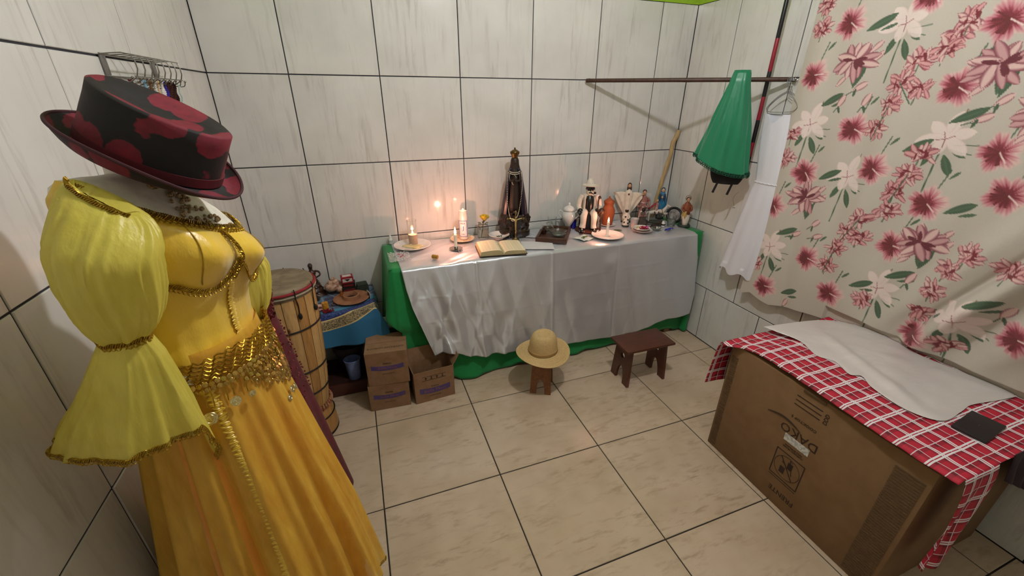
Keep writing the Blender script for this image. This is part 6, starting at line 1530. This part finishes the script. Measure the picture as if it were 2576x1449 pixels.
def green_skirt():
    k = N('emerald_satin'); k.p.inputs['Base Color'].default_value = lin('#0b7550'); k.p.inputs['Roughness'].default_value = .36; k.p.inputs['Sheen Weight'].default_value = .3
    k.bump(k.noise(k.coord('Object', (1, 1, .5)), 24, 3), .4, .006)
    t = thing('green_petticoat', 'emerald green satin petticoat with lace hem bunched over the wooden rod', 'skirt', railP(.86, 0, 1.75))
    o = Vector(t.location)
    def P(u, v):
        z = 1.775 - (.475 + .035 * sin(u * 7)) * v
        s = np.interp(v, [0, .1, .5, 1], [.044, .052, .100, .150]); c = np.interp(v, [0, .5, 1], [.880, .876, .872])
        a = 2 * pi * u; f = 1 + (.05 * sin(7 * a + 2.5 * v) + .05 * sin(13 * a + sin(5 * v)) + .10 * wob(a * .8 + v * .15, 77) * abs(sin(a / 2))) * (.4 + .6 * v)
        th = np.interp(v, [0, .06, .5, 1], [.020, .032, .055, .070])
        z -= .035 * v * cos(a); p = Vector(railP(c + s * cos(a) * f, .012 + th * sin(a) * f, z)) - o; return tuple(p)
    G().surf(P, 120, 50, True).obj('skirt_body', k.m, t, ang=180)
    G().loft([[tuple(Vector(P(i / 60, 0)) * 1.0 + Vector((0, 0, 0))) for i in range(60)], [tuple(Vector(railP(.880 + .040 * cos(2 * pi * i / 60), .012 + .014 * sin(2 * pi * i / 60), 1.792)) - o) for i in range(60)], [tuple(Vector(railP(.880 + .030 * cos(2 * pi * i / 60), .012 + .004 * sin(2 * pi * i / 60), 1.788)) - o) for i in range(60)]], True, False).obj('gathered_top', k.m, t, ang=180)
    g = G(); n = 260
    for i in range(n):
        p = Vector(P(i / n, 1)); g.torus((0, 0, 0), .0062, .0016, 8, 4, m=Matrix.Translation(p + Vector((0, 0, -.003 - .009 * (i % 2)))) @ RX(pi / 2) @ RY(i * .7))
    g.obj('lace_hem', M('dark_green_lace', '#055038', .8), t)
    t = thing('black_apron', 'black garment with two dangling straps showing below the green petticoat', 'garment', railP(.90, 0, 1.30)); o = Vector(t.location)
    def Q(u, v):
        a = 2 * pi * u; z = 1.31 - .125 * v; s = .098 * (1 - .30 * v ** 3); return tuple(Vector(railP(.915 + s * cos(a), .01 + (.035 * (1 - .5 * v)) * sin(a) * (1 + .1 * sin(5 * a)), z)) - o)
    G().surf(Q, 50, 16, True).loft([[Q(i / 50, 1) for i in range(50)], [tuple(Vector(railP(.915 + .02 * cos(2 * pi * i / 50), .01, 1.180)) - o) for i in range(50)]], True, True).obj('body', M('black_cotton', '#0e0d0f', .85), t, ang=180)
    for s_, z in ((.868, 1.128), (.948, 1.122)): G().tube([tuple(Vector(railP(s_ + .012, .02, 1.22)) - o), tuple(Vector(railP(s_, .02, (1.22 + z) / 2)) - o), tuple(Vector(railP(s_ - .012, .022, z)) - o)], [.007, .0065, .007], 8).obj('strap', M('black_cotton', '#0e0d0f', .85), t)
green_skirt()
def striped_staff():
    t = thing('striped_staff', 'straight staff banded in red and black hanging beside the white dress', 'staff', (2.800, -.715, 1.24))
    cols = [(0, .10, 'k'), (.10, .18, 'r'), (.18, .30, 'k'), (.30, .42, 'r'), (.42, .545, 'k'), (.545, .70, 'r'), (.70, 1.0, 'k'), (1.0, 1.2, 'r')]
    rd, bk = M('lacquer_red', '#8e1a2e', .3), M('lacquer_black', '#17141a', .3)
    for a, b, c in cols: G().lathe([(.0105, 0), (.0108, .002), (.0108, b - a - .002), (.0105, b - a)], 20, (0, 0, a)).obj('red_band' if c == 'r' else 'black_band', rd if c == 'r' else bk, t)
striped_staff()
def white_dress():
    k = N('white_ribbed_cotton'); k.p.inputs['Base Color'].default_value = lin('#d8d8e0'); k.p.inputs['Roughness'].default_value = .85
    wv = k.n('TexWave', wave_type='BANDS', bands_direction='Y'); k.l(k.coord('Object'), wv.inputs['Vector']); wv.inputs['Scale'].default_value = 60; wv.inputs['Distortion'].default_value = 2; k.bump(wv.outputs['Fac'], .25, .001)
    t = thing('white_dress', 'long strapless white dress with elastic waist hanging by the curtain', 'dress', (2.80, -.85, 1.7))
    o = Vector(t.location)
    ZS = [1.575, 1.50, 1.40, 1.30, 1.215, 1.15, 1.0, .85, .72, .64]; YL = [-.745, -.750, -.762, -.778, -.792, -.775, -.748, -.722, -.700, -.688]; YR = [-.905, -.915, -.925, -.935, -.940, -.945, -.945, -.942, -.935, -.925]
    def P(u, v):
        z = 1.575 - .935 * v; yl, yr_ = np.interp(-z, [-q for q in ZS], YL), np.interp(-z, [-q for q in ZS], YR); a = 2 * pi * u
        c = (yl + yr_) / 2; h = (yl - yr_) / 2; low = max(0, (1.2 - z) / .55)
        f = 1 + (.03 + .12 * low) * sin(8 * a + v) ; th = .020 + .018 * low
        zz = z - (.018 * (1 - cos(a)) * 0 + .05 * max(0, 1 - abs(cos(a)) * 1.6) * (1 if v < .12 else 0) * (1 - v / .12) if sin(a) < 0 else 0)
        if v > .95: zz += .014 * sin(5 * a) 
        x = 2.808 + th * sin(a) * f - .004
        return (min(x, 2.856) - o.x, c + h * cos(a) * (1 + .3 * (f - 1)) - o.y, zz - o.z)
    G().surf(P, 140, 80, True).obj('dress_body', k.m, t, ang=180)
    z0 = 1.212; ring = [P(i / 60, (1.575 - z0) / .935) for i in range(60)]
    G().tube([(p[0] * 1.0, p[1], p[2] + .002 * sin(i * 1.7)) for i, p in enumerate(ring)], .005, 6, closed=True).obj('elastic_waist', k.m, t)
    # wire hangers (three) on the eye hook
    for i, (dx, ln) in enumerate((( -.008, 'thin grey wire hanger nearest the room holding the white dress'), (.004, 'middle thin grey wire hanger inside the white dress'), (.016, 'thin grey wire hanger nearest the right wall behind the white dress'))):
        h = thing('wire_hanger', ln, 'hanger', (2.812 + dx, -.845, 1.742), (0, 0, .06 * (i - 1)), 'wire hangers on the rail hook')
        zt = -.055
        pts = smooth_path([(0, -.006, -.006), (0, .004, .010), (0, .012, .006), (0, .010, -.012), (0, -.002, -.030), (0, 0, zt)], 4)
        G().tube(pts, .0014, 6).obj('hook', M('grey_wire', '#8a8c8e', .35, metal=.6), h)
        G().tube(smooth_path([(0, 0, zt), (0, .05, zt - .028), (0, .098, zt - .075), (0, .10, zt - .092 - .01 * i), (0, .07, zt - .103 - .01 * i), (0, -.05, zt - .098 - .01 * i), (0, -.085, zt - .080 - .01 * i), (0, -.075, zt - .055), (0, -.04, zt - .020)], 5), .0014, 6, closed=True).obj('shoulder_wire', M('grey_wire', '#8a8c8e', .35, metal=.6), h)
white_dress()
o = G().tube(smooth_path([(0, 0, 0), (.0, .02, -.02), (0, .03, -.05), (0, .01, -.09)], 4), .0012, 5).torus((0, .01, -.10), .008, .001, 12, 4).obj('bracelet_chain', M('grey_wire', '#8a8c8e', .35, metal=.6))
o.location = (2.80, -.70, 1.13); tag(o, 'thin silver chain dangling between the black straps and the white dress', 'chain')
